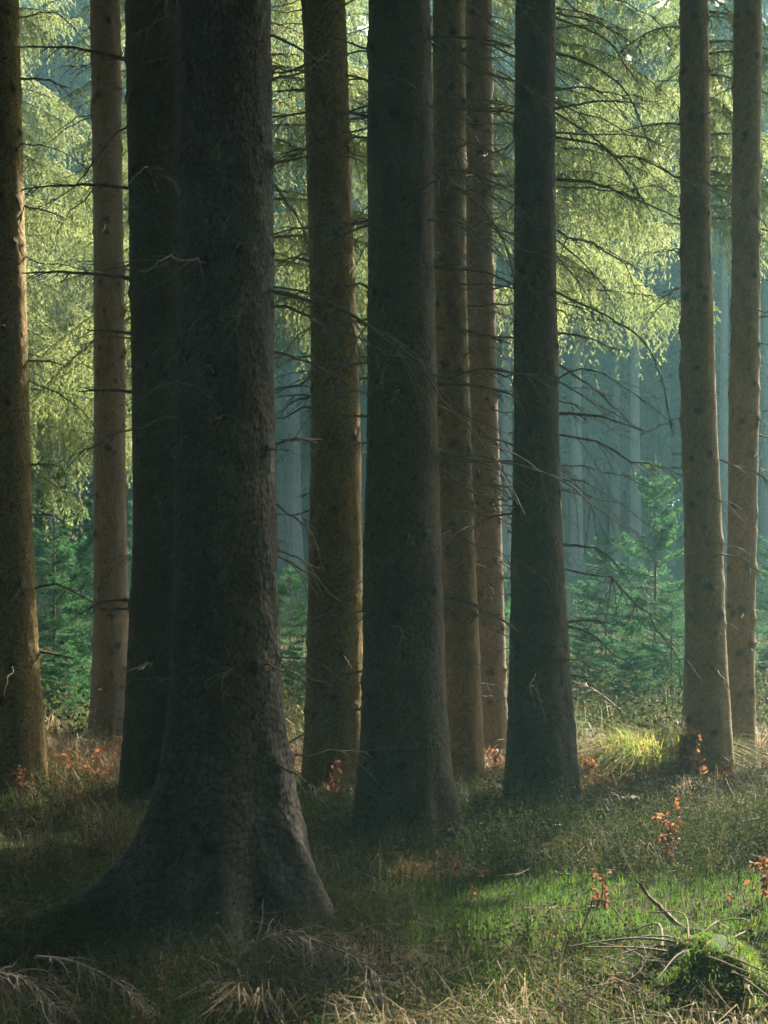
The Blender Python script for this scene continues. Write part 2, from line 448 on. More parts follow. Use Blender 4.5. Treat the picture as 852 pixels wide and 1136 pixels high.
def spruce(idx, d, prof, mat, label, roots=(), flare=0.25, height=21.0, crown_z=7.5, moss=0.4, moss_dir=math.pi, cell=0.021,
           relief=0.0045, knots=4, whorl=0.42, twigs=1.0, res=0.009, explicit=(), n_long=0, n_fine=7, twig_len=(0.10, 0.9), twig_z=(0.6, 9)):
    """prof: rows (photo row, left edge, right edge) of the trunk's outline at distance d"""
    r = np.random.default_rng(100 + idx)
    prof = sorted(prof, key=lambda q: -q[0])
    zz = np.array([Z(q[0], d) for q in prof])
    cxs = np.array([X((q[1] + q[2]) / 2, d) for q in prof])
    rad = np.array([(q[2] - q[1]) / 2 / F * d for q in prof])
    bx = float(cxs[0]); gz = ground_at(bx, d)
    tree = thing('spruce_tree', label, 'tree', (bx, d, gz), 0, 'old spruce trunks of the near stand')
    # heights of the rings: fine where the picture looks, coarse above
    ztop_f = Z(-25, d) + 0.3
    zr = np.concatenate([np.arange(-0.12, ztop_f - gz, res * 1.25), np.linspace(ztop_f - gz, height, 14)[1:]])
    wz = zr + gz
    cxr = np.interp(wz, zz, cxs) - bx
    slope = (cxs[-1] - cxs[-3]) / max(zz[-1] - zz[-3], 0.1)
    above = wz > zz[-1]
    cxr[above] = cxs[-1] - bx + slope * 0.5 * (wz[above] - zz[-1])
    rr = np.interp(wz, zz, rad)
    rr[above] = rad[-1] * np.clip(1 - (wz[above] - zz[-1]) / (height + gz - zz[-1]), 0.06, 1) ** 0.9
    ks = 9                                                          # soften the corners of the outline
    ker = np.ones(ks * 6 + 1); ker /= ker.sum()
    pad = len(ker) // 2
    sm = lambda q: np.convolve(np.pad(q, pad, mode='edge'), ker, 'valid')
    nf = int((ztop_f - gz + 0.12) / (res * 1.25))
    cxr[:nf] = sm(cxr[:nf]); rr[:nf] = sm(rr[:nf])
    R0 = float(np.median(rad))
    nth = int(max(48, 2 * np.pi * R0 / res))
    th = np.arange(nth) / nth * 2 * np.pi
    TH, ZR = np.meshgrid(th, zr)
    RR = np.repeat(rr[:, None], nth, 1)
    for (ang, amp, hh, wd) in roots:
        dth = (TH - ang + np.pi) % (2 * np.pi) - np.pi
        RR = RR + amp * np.exp(-np.clip(ZR + 0.02, 0, None) / hh) * np.exp(-(dth / wd) ** 2)
    RR = RR + R0 * flare * np.exp(-np.clip(ZR, 0, None) / 0.16) * (0.5 + 0.5 * np.sin(TH * 3 + idx) * np.sin(TH * 2 + 1.3 * idx))
    # valleys between the buttress roots
    Rup = np.interp(1.1, zr, rr)
    lob = 0.70 + 0.30 * np.cos(4 * TH + 0.5 * np.sin(TH * 2 + idx)) + 0.10 * wav(np.cos(TH) + idx, np.sin(TH) + ZR, 1.2, idx + 2)
    RR = np.where(ZR < 1.1, np.minimum(RR, Rup) + np.clip(RR - Rup, 0, None) * lob, RR)
    # broad lumps
    RR = RR * (1 + 0.022 * wav(np.cos(TH) * 0.5 + idx, ZR * 0.8 + np.sin(TH) * 0.5, 0.9, idx) + 0.012 * wav(np.cos(TH) + idx, ZR * 2 + np.sin(TH), 1.6, idx + 3))
    # bark plates
    nu = max(12, int(round(2 * np.pi * R0 / cell)))
    wob = 0.45 * wav(TH * 5.0, ZR * 20, 0.5, idx + 1) * np.sin(TH / 2) ** 2
    gap, pid, lv = cells(TH / (2 * np.pi) * nu + wob, ZR / (cell * 1.25) + wob, nu, 7 * idx + 5)
    edge = np.clip(gap / 0.30, 0, 1); edge = edge * edge * (3 - 2 * edge)
    fine = wav(TH * R0 * 55, ZR * 42, 1.0, idx + 2)
    gapb, pidb, lvb = cells(TH / (2 * np.pi) * (2 * nu) + 2 * wob, ZR / (cell * 1.15) - wob, 2 * nu, 7 * idx + 3)
    wide = np.clip((RR / R0 - 1.2) / 0.5, 0, 1); wide = (wide + 0.25 * wav(TH * 3, ZR * 5, 1.0, idx)) > 0.5
    gap, pid, lv = np.where(wide, gapb, gap), np.where(wide, pidb, pid), np.where(wide, lvb, lv)
    gap2, pid2, lv2 = cells(TH / (2 * np.pi) * (nu // 2) - wob, ZR / (cell * 2.7) + 2 * wob, nu // 2, 7 * idx + 9)
    RR = RR + relief * (edge * (0.25 + 0.55 * pid - 0.55 * lv * (0.4 + pid2)) + 0.12 * fine - 0.5) + relief * 0.8 * (pid2 - 0.5) * np.clip(gap2 / 0.2, 0, 1)
    # knots in whorls
    KN = np.zeros_like(RR)
    stubs = []
    zq = r.uniform(0.35, 0.6)
    while zq < min(crown_z + 1, ztop_f - gz):
        for k in range(r.integers(max(1, knots - 1), knots + 2)):
            ang = r.uniform(0, 2 * np.pi); zk = zq + r.normal(0, 0.045); s = r.uniform(0.013, 0.028)
            stubs.append((ang, zk))
            i0, i1 = np.searchsorted(zr, [zk - 0.12, zk + 0.12])
            if i1 <= i0: continue
            dth = (TH[i0:i1] - ang + np.pi) % (2 * np.pi) - np.pi
            q = np.exp(-((dth * R0) / s) ** 2 - ((ZR[i0:i1] - zk) / s) ** 2)
            KN[i0:i1] = np.maximum(KN[i0:i1], q)
            q2 = np.exp(-((dth * R0) / (s * 2.2)) ** 2 - ((ZR[i0:i1] - zk) / (s * 1.8)) ** 2)
            RR[i0:i1] += 0.010 * q2
        zq += whorl * r.uniform(0.7, 1.3)
    Xv = cxr[:, None] + RR * np.cos(TH); Yv = RR * np.sin(TH)
    V = np.stack([Xv, Yv, ZR], -1).reshape(-1, 3)
    n = len(zr)
    i = np.arange(n - 1)[:, None] * nth; j = np.arange(nth)[None, :]; j2 = (j + 1) % nth
    q = np.stack([i + j, i + j2, i + nth + j2, i + nth + j], -1).reshape(-1, 4)
    mb = MB(); mb.add(V, q)
    mo = moss * (0.5 + 0.5 * np.cos(TH - moss_dir)) ** 1.5 * np.clip(0.75 + 0.5 * wav(TH * 2, ZR, 0.7, idx + 5), 0, 1)
    mo = np.clip(mo + 1.1 * np.exp(-np.clip(ZR, 0, None) / 0.16) * np.clip(RR / R0 - 1.25, 0, 1), 0, 0.95)
    me = build_mesh('trunk', mb, M[mat], True, {'plate': (0.65 * pid + 0.35 * pid2).ravel(), 'crack': edge.ravel(), 'knot': np.clip(1.3 * KN, 0, 0.95).ravel(), 'moss': mo.ravel()})
    link('trunk', me, tree)
    # the crown, above the picture
    ctop = cxs[-1] - bx + slope * 0.5 * (crown_z - zz[-1])
    sc = (height - crown_z) / 13.0
    link('crown', crown_mesh[idx % 3], tree, (ctop, 0, crown_z), (0, 0, r.uniform(0, 6.28)), (1.0, 1.0, sc))
    def surf(ang, z):
        return np.interp(z, zr, cxr), np.interp(z, zr, rr)
    # dead twigs
    for (ang, zk) in stubs:
        if zk < twig_z[0] or zk > twig_z[1] or r.uniform() > 1.0 * twigs: continue
        L = r.uniform(*twig_len) if r.uniform() < 0.7 else r.uniform(0.04, 0.14)
        c0, r_ = surf(ang, zk)
        bm = dead_branch_mesh(r, L, min(0.009, 0.0038 + 0.0045 * L), r.uniform(0.05, 0.45), r.uniform(-1, 1), int(r.integers(1, 4) + 6 * L), r.uniform(-0.2, 0.3))
        link('dead_branch', build_mesh('dead_branch', bm, M['twig'], True), tree,
             (c0 + r_ * math.cos(ang) * 0.99, r_ * math.sin(ang) * 0.99, zk), (0, r.uniform(-0.1, 0.35), ang))
    for k in range(n_long):                                         # long drooping dead branches, mostly across the view
        zk = r.uniform(1.3, min(5.2, ztop_f - gz)); ang = r.choice([0.0, math.pi], p=[0.65, 0.35]) + r.normal(0, 0.55)
        L = r.uniform(0.55, 1.45); c0, r_ = surf(ang, zk)
        bm = dead_branch_mesh(r, L, 0.0055 + 0.0035 * L, r.uniform(0.1, 0.6), r.uniform(-1, 1), int(4 + 8 * L), r.uniform(-0.1, 0.25))
        link('dead_branch', build_mesh('dead_branch', bm, M['twig'], True), tree, (c0 + r_ * math.cos(ang) * 0.98, r_ * math.sin(ang) * 0.98, zk), (0, r.uniform(-0.05, 0.3), ang))
    for k in range(n_fine):                                         # short pale twigs on the side we see
        zk = r.uniform(0.7, min(5.0, ztop_f - gz)); ang = -math.pi / 2 + r.uniform(-1.25, 1.25)
        L = r.uniform(0.08, 0.38); c0, r_ = surf(ang, zk)
        bm = dead_branch_mesh(r, L, 0.0034, r.uniform(0.3, 1.1), r.uniform(-2, 2), int(r.integers(1, 4)), r.uniform(-0.4, 0.5))
        link('dead_branch', build_mesh('dead_branch', bm, M['far_pale'], True), tree, (c0 + r_ * math.cos(ang) * 0.99, r_ * math.sin(ang) * 0.99, zk), (r.uniform(-0.5, 0.5), r.uniform(-0.2, 0.5), ang + r.uniform(-0.9, 0.9)))
    for (pts, thick, dy) in explicit:
        # a twig seen in the photo: rows of (px, py); it leaves the trunk and drifts dy metres nearer or farther
        P = np.array([[X(px, d), 0, Z(py, d)] for px, py in pts])
        side = np.sign(P[-1, 0] - P[0, 0])
        P = smooth_path(P, max(8, 4 * len(P)))
        tt = np.linspace(0, 1, len(P))
        P[:, 1] = dy * tt
        P += r.normal(0, 0.0022, P.shape)
        P[:, 0] -= bx; P[:, 2] -= gz
        thick *= 1.6
        if thick > 0.0055: P = np.vstack([P[0] - [side * 0.03, 0, 0], P])
        mb = MB()
        tube(mb, P, thick, thick * 0.3, 6)
        Lt = np.linalg.norm(P[-1] - P[0])
        for k in range(int(3 + 9 * Lt)):
            i = r.integers(len(P) // 4, len(P) - 1)
            tg = norm(P[i] - P[i - 1])
            dd = norm(tg * r.uniform(0.5, 1) + np.array([0, r.normal(0, 0.5), r.uniform(-0.9, 0.35)]))
            l = r.uniform(0.04, 0.16)
            tube(mb, P[i] + dd * np.linspace(0, l, 4)[:, None], thick * 0.35, 0.0014, 4)
        link('dead_branch', build_mesh('dead_branch', mb, M['twig'], True), tree)
    return tree

T = [
 dict(d=11.1, prof=[(0,-26,20),(284,-20,28),(440,-17,32),(570,-14,35),(700,-10,41),(800,-12,48),(855,-16,53)], mat='bark_olive', moss=0.5,
   label='spruce trunk cut by the left edge of the picture, golden rim and stubby lit twigs',
   twigs=0.35, explicit=[([(20,88),(50,86),(70,93)],.006,.1),([(23,228),(48,232),(70,239)],.007,.1),([(30,400),(58,402),(80,409)],.006,-.1),([(33,516),(50,515),(66,518)],.007,-.05),
     ([(36,571),(58,572),(72,580)],.006,0),([(38,653),(62,648),(90,659),(120,675)],.007,-.1),([(42,722),(62,726),(82,731)],.008,0),([(31,422),(70,441),(100,475),(112,562)],.004,.3),([(20,20),(60,10),(95,45)],.004,.2)]),
 dict(d=13.2, prof=[(0,100,133),(284,104,137),(500,104,139),(700,104,143),(780,100,142),(845,95,141)], mat='bark_pale', moss=0.1,
   label='pale brown spruce trunk crossed by a hanging green spray, standing back on the left', twigs=0.3, relief=.0028, cell=.016, knots=6, whorl=.28),
 dict(d=10.2, prof=[(0,139,205),(284,144,208),(450,147,210),(570,148,210),(700,143,210),(800,137,212),(850,133,214),(880,128,216)], mat='bark_dark', moss=0.45,
   label='dark spruce trunk half hidden behind the left side of the thickest trunk', twigs=0.25,
   explicit=[([(142,67),(110,61),(80,58),(20,60)],.009,-.15),([(142,208),(100,206),(60,209),(26,214)],.008,-.1),([(146,310),(120,306),(70,304),(28,306)],.010,-.1),([(148,370),(120,367),(96,366)],.008,0),([(150,435),(120,433),(86,434)],.009,.0),([(146,665),(112,668),(80,686)],.007,.1),([(144,675),(122,676)],.008,0),([(142,140),(120,150),(75,200),(28,222)],.005,.3)]),
 dict(d=6.46, prof=[(0,197,300),(284,198,303),(450,196,304),(600,193,307),(750,188,311),(800,184,315),(850,177,321),(900,166,333),(950,150,346),(1000,128,358),(1040,112,366)], mat='bark_grey', moss=0.12, crown_z=8.0,
   label='thickest and nearest spruce trunk, scaly grey bark with flaring mossy roots', flare=.2, cell=.024, relief=.0062, res=.0055, whorl=.36, knots=6, twigs=0.8, n_long=7, twig_len=(.06,.7),
   roots=[(math.pi-0.15,.62,.12,.20),(-0.25,.10,.14,.4),(-1.2,.16,.12,.35),(-2.2,.22,.11,.3),(1.2,.3,.1,.35)],
   explicit=[([(303,40),(345,55),(378,98),(398,180)],.004,.3),([(303,88),(340,65),(372,22)],.004,.3),([(304,205),(332,243),(346,290)],.004,.2),([(305,318),(350,324),(392,346)],.004,.2),([(306,390),(345,400),(378,416)],.0045,.2),([(307,492),(335,486),(350,490)],.004,.1),([(307,560),(340,585),(352,610)],.003,.1),([(308,610),(335,622),(352,640)],.003,.1),([(255,655),(272,662),(268,645)],.004,-.2)]),
 dict(d=10.4, prof=[(0,335,383),(284,343,393),(420,345,398),(600,343,402),(700,341,403),(800,338,402),(870,334,403)], mat='bark_olive', moss=0.75,
   label='olive spruce trunk right of the thickest one, mossy left side and bright right rim', n_long=10, twigs=0.8, twig_len=(.1,1.1),
   explicit=[([(338,100),(320,103),(304,106)],.007,-.1),([(342,165),(322,170),(302,182)],.006,-.1),([(344,290),(325,287),(308,297)],.006,-.1),([(346,490),(325,487),(306,493)],.007,0),([(393,245),(403,242),(412,246)],.005,0),([(400,420),(408,419),(414,420)],.007,0),([(346,395),(325,397),(306,406)],.005,.1),([(346,440),(326,446),(306,460)],.005,0)]),
 dict(d=8.75, prof=[(0,409,478),(284,408,481),(500,407,486),(650,403,490),(750,402,494),(830,400,499),(880,396,506),(925,388,516)], mat='bark_dark', moss=0.75, cell=.024, relief=.0058, res=.007,
   flare=.06, knots=6, label='broad dark spruce trunk at the centre with green-tinged left flank and spread roots', roots=[(-0.15,.12,.07,.22),(-1.3,.10,.08,.25),(-2.3,.08,.1,.3),(3.3,.06,.1,.3)], n_long=16, n_fine=12, twigs=0.8, twig_len=(.1,1.0),
   explicit=[([(478,42),(530,46),(566,58)],.008,-.1),([(481,118),(520,124),(568,130)],.009,-.1),([(478,186),(520,196),(568,222)],.007,-.2),([(482,192),(530,222),(560,262),(574,300)],.006,.2),([(482,296),(530,302),(568,318)],.009,-.1),([(484,365),(530,369),(566,382)],.008,0),([(484,425),(530,430),(572,444)],.008,-.2),([(486,450),(530,470),(562,500)],.005,.2),([(488,520),(530,548),(566,556)],.006,.1),([(490,662),(520,668),(560,690)],.010,.0),([(478,60),(440,90),(400,130)],.004,-.25),([(470,125),(488,180),(488,210)],.004,-.2),([(520,210),(500,165),(462,110),(410,95)],.004,-.3)]),
 dict(d=10.8, prof=[(0,480,516),(284,481,517),(450,484,521),(600,488,526),(700,490,531),(800,491,535),(862,489,538)], mat='bark_brown', moss=0.25,
   label='warm brown spruce trunk just right of the central dark one, many short lit twigs', n_long=9, n_fine=14, twigs=1.1, twig_len=(.08,.9), knots=5, whorl=.32, relief=.003),
 dict(d=12.2, prof=[(0,516,546),(284,517,548),(450,522,552),(600,526,557),(750,530,562),(833,529,565)], mat='bark_pale', moss=0.1,
   label='pale slender spruce trunk behind the brown one, bristling with golden twigs', twigs=1.5, twig_len=(.08,.8), knots=5, whorl=.28, relief=.003),
 dict(d=10.0, prof=[(0,572,616),(284,570,617),(500,570,620),(600,568,624),(700,566,630),(800,563,637),(850,561,641),(886,558,647)], mat='bark_dark', moss=0.5,
   label='dark spruce trunk right of centre with long drooping dead branches on its right', n_long=10, twigs=0.8, twig_len=(.1,1.1),
   explicit=[([(616,15),(650,18),(690,32)],.006,.1),([(617,20),(670,40),(700,75),(718,100)],.005,.1),([(617,58),(660,70),(700,98),(728,158)],.006,.2),([(616,120),(665,117),(710,124)],.006,-.2),([(617,125),(680,165),(735,240)],.005,.2),([(617,199),(660,205),(700,222),(753,247)],.008,-.1),([(572,305),(625,332),(672,358),(706,386),(722,430),(731,490)],.006,-.5),([(618,370),(650,374),(688,390)],.006,0),([(618,403),(660,430),(700,466)],.006,.1),([(619,459),(660,462),(711,479)],.008,-.1),([(620,532),(650,534),(690,555)],.005,.2),([(624,604),(664,610),(694,636)],.007,0),([(630,690),(655,688),(684,693)],.007,0),([(631,694),(660,706),(687,732)],.006,.1),([(636,750),(648,752),(655,763)],.006,0),([(570,480),(596,520),(608,590)],.004,-.25),([(568,590),(600,612),(616,640)],.005,-.25),([(568,125),(540,118),(500,130)],.005,.1),([(568,375),(540,372),(500,368)],.005,.1),([(616,265),(660,300),(690,340)],.004,.2)]),
 dict(d=11.0, prof=[(0,754,785),(284,755,789),(450,756,795),(600,759,801),(700,760,804),(780,762,810),(840,763,814),(863,763,817)], mat='bark_brown', moss=0.25,
   label='straight brown spruce trunk on the right, swelling at foot, orange leaves at its base', twigs=0.3, relief=.0028, cell=.016, knots=5, whorl=.3, n_long=3, twig_len=(.06,.45)),
 dict(d=12.1, prof=[(0,814,845),(284,812,843),(450,809,842),(600,807,839),(700,806,837),(800,805,837),(836,803,839)], mat='bark_brown', moss=0.2,
   label='rightmost spruce trunk near the picture edge, golden rim and thin horizontal twigs', twigs=0.5, relief=.0028, cell=.016, knots=5, whorl=.28, n_long=4, twig_len=(.1,.6)),
]
for k, t_ in enumerate(T):
    spruce(k, **t_)

# ------------------------------------------------------------------ live spruce branches (needle sprays)
def live_branch(r, L, fine=1.0):
    """one weeping spruce branch along +X: returns branchlet starts, directions, lengths and the wood's curve"""
    n = 14
    t = np.linspace(0, 1, n)
    up, dr, tip = r.uniform(0.0, 0.25), r.uniform(0.35, 0.7), r.uniform(0.05, 0.2)
    kink = r.normal(0, 0.08)
    mp = np.stack([L * t * (1 - 0.12 * t), L * kink * t ** 2, L * (up * t - dr * t ** 2 + tip * t ** 4)], -1)
    ts = np.arange(0.10, 1.0, 0.05 / L / fine)
    Ps, Ds, Ls = [], [], []
    secs = []
    for sgn in (-1, 1):
        for s in ts + r.uniform(-0.01, 0.01, len(ts)):
            s = min(max(s, 0), 1)
            b = np.array([np.interp(s, t, mp[:, k]) for k in range(3)])
            l = (0.10 + 0.28 * L * (1 - s) ** 0.7 * min(1, s * 4)) * r.uniform(0.55, 1.1)
            d0 = norm(np.array([0.7, sgn * r.uniform(0.4, 1.0), r.uniform(-0.35, 0.15)]))
            m = max(3, int(l / 0.035 * fine))
            q = np.linspace(0, 1, m)[:, None]
            wp = r.uniform(0.7, 1.7)
            pts = b + d0 * l * q * (1 - 0.5 * q) + np.array([0, 0, -l * wp]) * q ** 1.7
            secs.append(pts)
            tg = norm(np.gradient(pts, axis=0))
            for sd in (-1, 1):
                lat = norm(np.cross(tg, r.normal(size=pts.shape)))
                Ps.append(pts); Ds.append(norm(tg * 0.9 + lat * 0.7 + [0, 0, -0.35])); Ls.append(r.uniform(0.035, 0.09, m))
    return np.concatenate(Ps), np.concatenate(Ds), np.concatenate(Ls), mp, secs

def rotz(V, a):
    c, s = math.cos(a), math.sin(a)
    return np.stack([V[..., 0] * c - V[..., 1] * s, V[..., 0] * s + V[..., 1] * c, V[..., 2]], -1)

def edge_spruce(seed, x, y, z0, z1, radius, label, n_br, trunk_r, height=11.0, az_bias=None):
    r = np.random.default_rng(seed)
    gz = ground_at(x, y)
    tree = thing('edge_spruce', label, 'tree', (x, y, gz), 0, 'spruces with hanging green sprays at the clearing edge')
    mb = MB()
    zq = np.linspace(-0.1, height, 40)
    tube(mb, np.stack([0 * zq, 0 * zq, zq], -1), 0, 0, 20, rr=trunk_r * np.clip(1 - zq / (height + 1), 0.05, 1) * (1 + 0.5 * np.exp(-np.clip(zq, 0, 9) / 0.3)))
    link('trunk', build_mesh('trunk', mb, M['far_bark'], True), tree)
    nb, wb = MB(), MB()
    for k in range(n_br):
        u = (k + r.uniform(0, 1)) / n_br
        zb = z0 + (z1 - z0) * u
        L = radius * r.uniform(0.65, 1.1) * (1 - 0.72 * u)
        az = r.uniform(0, 2 * np.pi) if az_bias is None or r.uniform() < 0.45 else r.normal(az_bias, 0.7)
        P, D, Ls, mp, secs = live_branch(r, L)
        off = np.array([0, 0, zb])
        P = rotz(P, az) + off; D = rotz(D, az)
        needles(nb, P, D, Ls, 8, 0.024, 0.0075, 0.6, r.uniform(0.1, 0.9) * 0.6 + r.uniform(0.0, 0.45, len(P)), r)
        tube(wb, rotz(mp, az) + off, 0.014, 0.003, 5)
        for sc_ in secs[::3]:
            tube(wb, rotz(sc_, az) + off, 0.003, 0.001, 3)
    ob = coarse_crown(40, height - z1, radius * 0.3, seed + 5, 50)
    V, fl, tt = ob.arrays()
    nb.add(V + [0, 0, z1], fl[0], tt * 0.6)
    link('crown', build_mesh('crown', nb, M['needle']), tree)
    link('limbs', build_mesh('limbs', wb, M['twig'], True), tree)
    return tree

edge_spruce(501, X(281, 14.5), 14.5, 3.7, 9.0, 2.4, 'leafy spruce hidden behind the thickest trunk, green sprays hanging on its right side', 46, 0.15, az_bias=0.5)
edge_spruce(502, X(596, 15.5), 15.5, 4.1, 9.0, 2.4, 'leafy spruce behind the dark trunk right of centre, bright sprays hanging towards the right', 38, 0.14, az_bias=0.3)
edge_spruce(503, X(772, 13.6), 13.6, 4.4, 8.2, 1.5, 'leafy spruce behind the straight brown trunk, sunlit sprays high on the right', 34, 0.10, az_bias=0.5)
edge_spruce(504, X(-45, 15.5), 15.5, 2.5, 9.0, 2.4, 'leafy spruce beyond the left picture edge, yellow-green sprays reaching in from the left', 46, 0.14, az_bias=0.3)
edge_spruce(505, X(498, 14.2), 14.2, 4.8, 8.6, 1.5, 'leafy spruce behind the brown trunk, small sprays showing beside the pale slender trunk', 40, 0.10, az_bias=0.3)
edge_spruce(506, X(168, 17.5), 17.5, 3.2, 9.0, 2.2, 'leafy spruce behind the half hidden dark trunk, sprays behind the pale trunk on the left', 44, 0.13, az_bias=2.4)
edge_spruce(507, X(6, 19.5), 19.5, 3.0, 9.5, 2.4, 'leafy spruce behind the leftmost trunk, farther sprays filling the left gap', 36, 0.14, az_bias=0.4)
edge_spruce(508, X(368, 20.0), 20.0, 4.6, 10.0, 2.2, 'leafy spruce behind the olive mossy trunk, high green sprays beside it', 30, 0.14, az_bias=0.0)
edge_spruce(509, X(775, 20.5), 20.5, 5.6, 10.5, 2.4, 'farther leafy spruce behind the straight brown trunk, high pale sprays', 28, 0.15, az_bias=2.6)

# ------------------------------------------------------------------ young spruces in the clearing
def young_mesh(seed, H):
    r = np.random.default_rng(seed)
    nb, wb = MB(), MB()
    zq = np.linspace(-0.05, H, 10)
    tube(wb, np.stack([0 * zq, 0 * zq, zq], -1), 0.022 * H / 2.5, 0.003, 6)
    z = 0.12
    while z < H - 0.08:
        f = 1 - z / H
        nbr = r.integers(5, 8)
        for k in range(nbr):
            az = r.uniform(0, 6.28)
            L = (0.06 + 0.36 * H * f ** 0.85) * r.uniform(0.65, 1.1)
            up = 0.55 - 0.75 * f ** 1.3 + r.normal(0, 0.08)
            n = 9
            t = np.linspace(0, 1, n)
            mp = np.stack([L * t, L * r.normal(0, 0.05) * t, L * (up * t - 0.18 * t ** 2 + 0.22 * t ** 3)], -1)
            m = max(4, int(L / 0.05))
            ts = np.linspace(0.15, 0.98, m)
            b = np.stack([np.interp(ts, t, mp[:, q]) for q in range(3)], -1)
            Ps = [b]; Ds = [np.tile([1, 0, up * 0.6], (m, 1)) + r.normal(0, 0.05, (m, 3))]; Ls = [np.full(m, 0.07)]
            for sg in (-1, 1):
                l = (0.05 + 0.42 * L * (1 - ts) ** 0.8) * r.uniform(0.6, 1.1, m)
                dd = norm(np.stack([np.full(m, 0.8), np.full(m, sg * 0.75), r.uniform(-0.25, 0.2, m)], -1))
                for w in range(3):
                    Ps.append(b + dd * (l * w / 3)[:, None]); Ds.append(norm(dd + r.normal(0, 0.25, dd.shape))); Ls.append(l / 3 + 0.02)
            P = rotz(np.concatenate(Ps), az) + [0, 0, z]; D = rotz(np.concatenate(Ds), az)
            needles(nb, P, D, np.concatenate(Ls), 8, 0.036, 0.011, 0.7, r.uniform(0.1, 0.8, len(P)) * (0.7 + 0.3 * ts.repeat(1).mean()), r)
            tube(wb, rotz(mp, az) + [0, 0, z], 0.006, 0.002, 4)
        z += r.uniform(0.10, 0.17) * (H / 2.5) ** 0.5
    b = np.array([[0, 0, H - 0.12]])
    needles(nb, b, np.array([[0, 0, 1.0]]), np.array([0.16]), 30, 0.03, 0.006, 0.6, 0.9, r)
    return build_mesh('crown', nb, M['young']), build_mesh('trunk', wb, M['twig'], True)

young = [young_mesh(601, 2.6), young_mesh(602, 2.2), young_mesh(603, 3.0)]
def young_spruce(k, px, d, H, label, rz):
    x = X(px, d)
    o = thing('young_spruce', label, 'sapling', (x, d, ground_at(x, d)), rz, 'young spruces growing in the misty clearing')
    s = H / (2.6, 2.2, 3.0)[k]
    sx = s * (0.78 if H > 2 else 1.0)
    link('crown', young[k][0], o, scale=(sx, sx, s)); link('trunk', young[k][1], o, scale=(s, s, s))
for a_ in [
    (0, 727, 17.5, 2.6, 'tallest young spruce with its thin spire left of the straight brown trunk', 0.3),
    (1, 672, 18.5, 1.75, 'mid-height young spruce next to the dark trunk with drooping dead branches', 1.3),
    (2, 745, 16.5, 1.35, 'bushy young spruce touching the left flank of the straight brown trunk', 2.2),
    (1, 700, 15.8, 0.95, 'low round young spruce in front of the tallest one', 3.0),
    (0, 648, 16.5, 1.0, 'small young spruce half behind the foot of the dark trunk right of centre', 4.0),
    (2, 60, 15.5, 2.5, 'tall young spruce in the gap by the left edge of the picture', 0.9),
    (0, 90, 16.5, 2.2, 'young spruce filling the gap left of the pale brown trunk', 5.0),
    (1, 72, 14.2, 0.9, 'low young spruce at the bottom of the left gap', 2.0),
    (0, 322, 16.5, 1.45, 'young spruce in the narrow gap right of the thickest trunk', 2.6),
    (1, 330, 14.8, 0.7, 'lowest young spruce in the narrow gap right of the thickest trunk', 1.6),
    (2, 862, 18, 1.9, 'young spruce cut by the right edge of the picture', 0.2),
    (1, 545, 20, 1.6, 'young spruce glimpsed behind the pale slender trunk', 0.7),
    (1, 160, 20, 2.3, 'young spruce glimpsed left of the half hidden dark trunk', 0.6)]:
    young_spruce(*a_)

# ------------------------------------------------------------------ far trunks one can tell apart
fm = MB()
zq = np.linspace(-0.2, 17, 30)
tube(fm, np.stack([0.04 * np.sin(zq * 0.4), 0 * zq, zq], -1), 0, 0, 14, rr=0.15 * np.clip(1 - zq / 18, 0.05, 1) * (1 + 0.6 * np.exp(-np.clip(zq, 0, 9) / 0.4)))
far_trunk = build_mesh('trunk', fm, M['far_pale'], True)
far_crown = build_mesh('crown', coarse_crown(110, 10, 2.2, 77, 26, 0.10, 0.40), M['crown'])
def far_spruce(px, d, s, cz, label):
    x = X(px, d)
    o = thing('far_spruce', label, 'tree', (x, d, ground_at(x, d)), px * 0.37, 'misty spruces across the clearing')
    link('trunk', far_trunk, o, scale=(s, s, 1))
    link('crown', far_crown, o, (0, 0, cz), (0, 0, px))
for a_ in [
    (706, 41, 1.0, 8.2, 'pale misty trunk rising above the tallest young spruce'),
    (682, 45, 1.0, 7.5, 'faint misty trunk just left of the pale one above the young spruces'),
    (640, 42, 1.15, 7.0, 'faint misty trunk close to the right side of the dark trunk right of centre'),
    (804, 40, 0.9, 8.5, 'bluish misty trunk showing between the two rightmost trunks'),
    (560, 41, 1.1, 7.5, 'bluish misty trunk in the slit left of the dark trunk right of centre'),
    (329, 42, 1.1, 7.0, 'bluish misty trunk in the gap right of the thickest trunk'),
    (312, 46, 1.2, 6.5, 'fainter misty trunk hugging the right edge of the thickest trunk'),
    (849, 42, 1.0, 7.5, 'misty trunk at the right edge of the picture'),
    (740, 47, 1.2, 6.5, 'darker misty trunk right of the tallest young spruce'),
    (62, 42, 1.1, 6.0, 'misty trunk behind the left gap of green sprays')]:
    far_spruce(*a_)

# ------------------------------------------------------------------ the woods all round (one mass each)
def add_tree(mb, tb, r, x, y, h, cz, tr, crown, w=None):
    V, fl, tt = crown
    s = (h - cz) / 13.5
    w = w or r.uniform(0.85, 1.25)
    VV = rotz(V * [w, w, s], r.uniform(0, 6.28)) + [x, y, cz + ground_at(x, y)]
    mb.add(VV, fl[0], tt)
    zq = np.linspace(-0.3, h, 8)
    tube(tb, np.stack([x + 0 * zq, y + 0 * zq, zq + ground_at(x, y)], -1), tr, 0.02, 9)

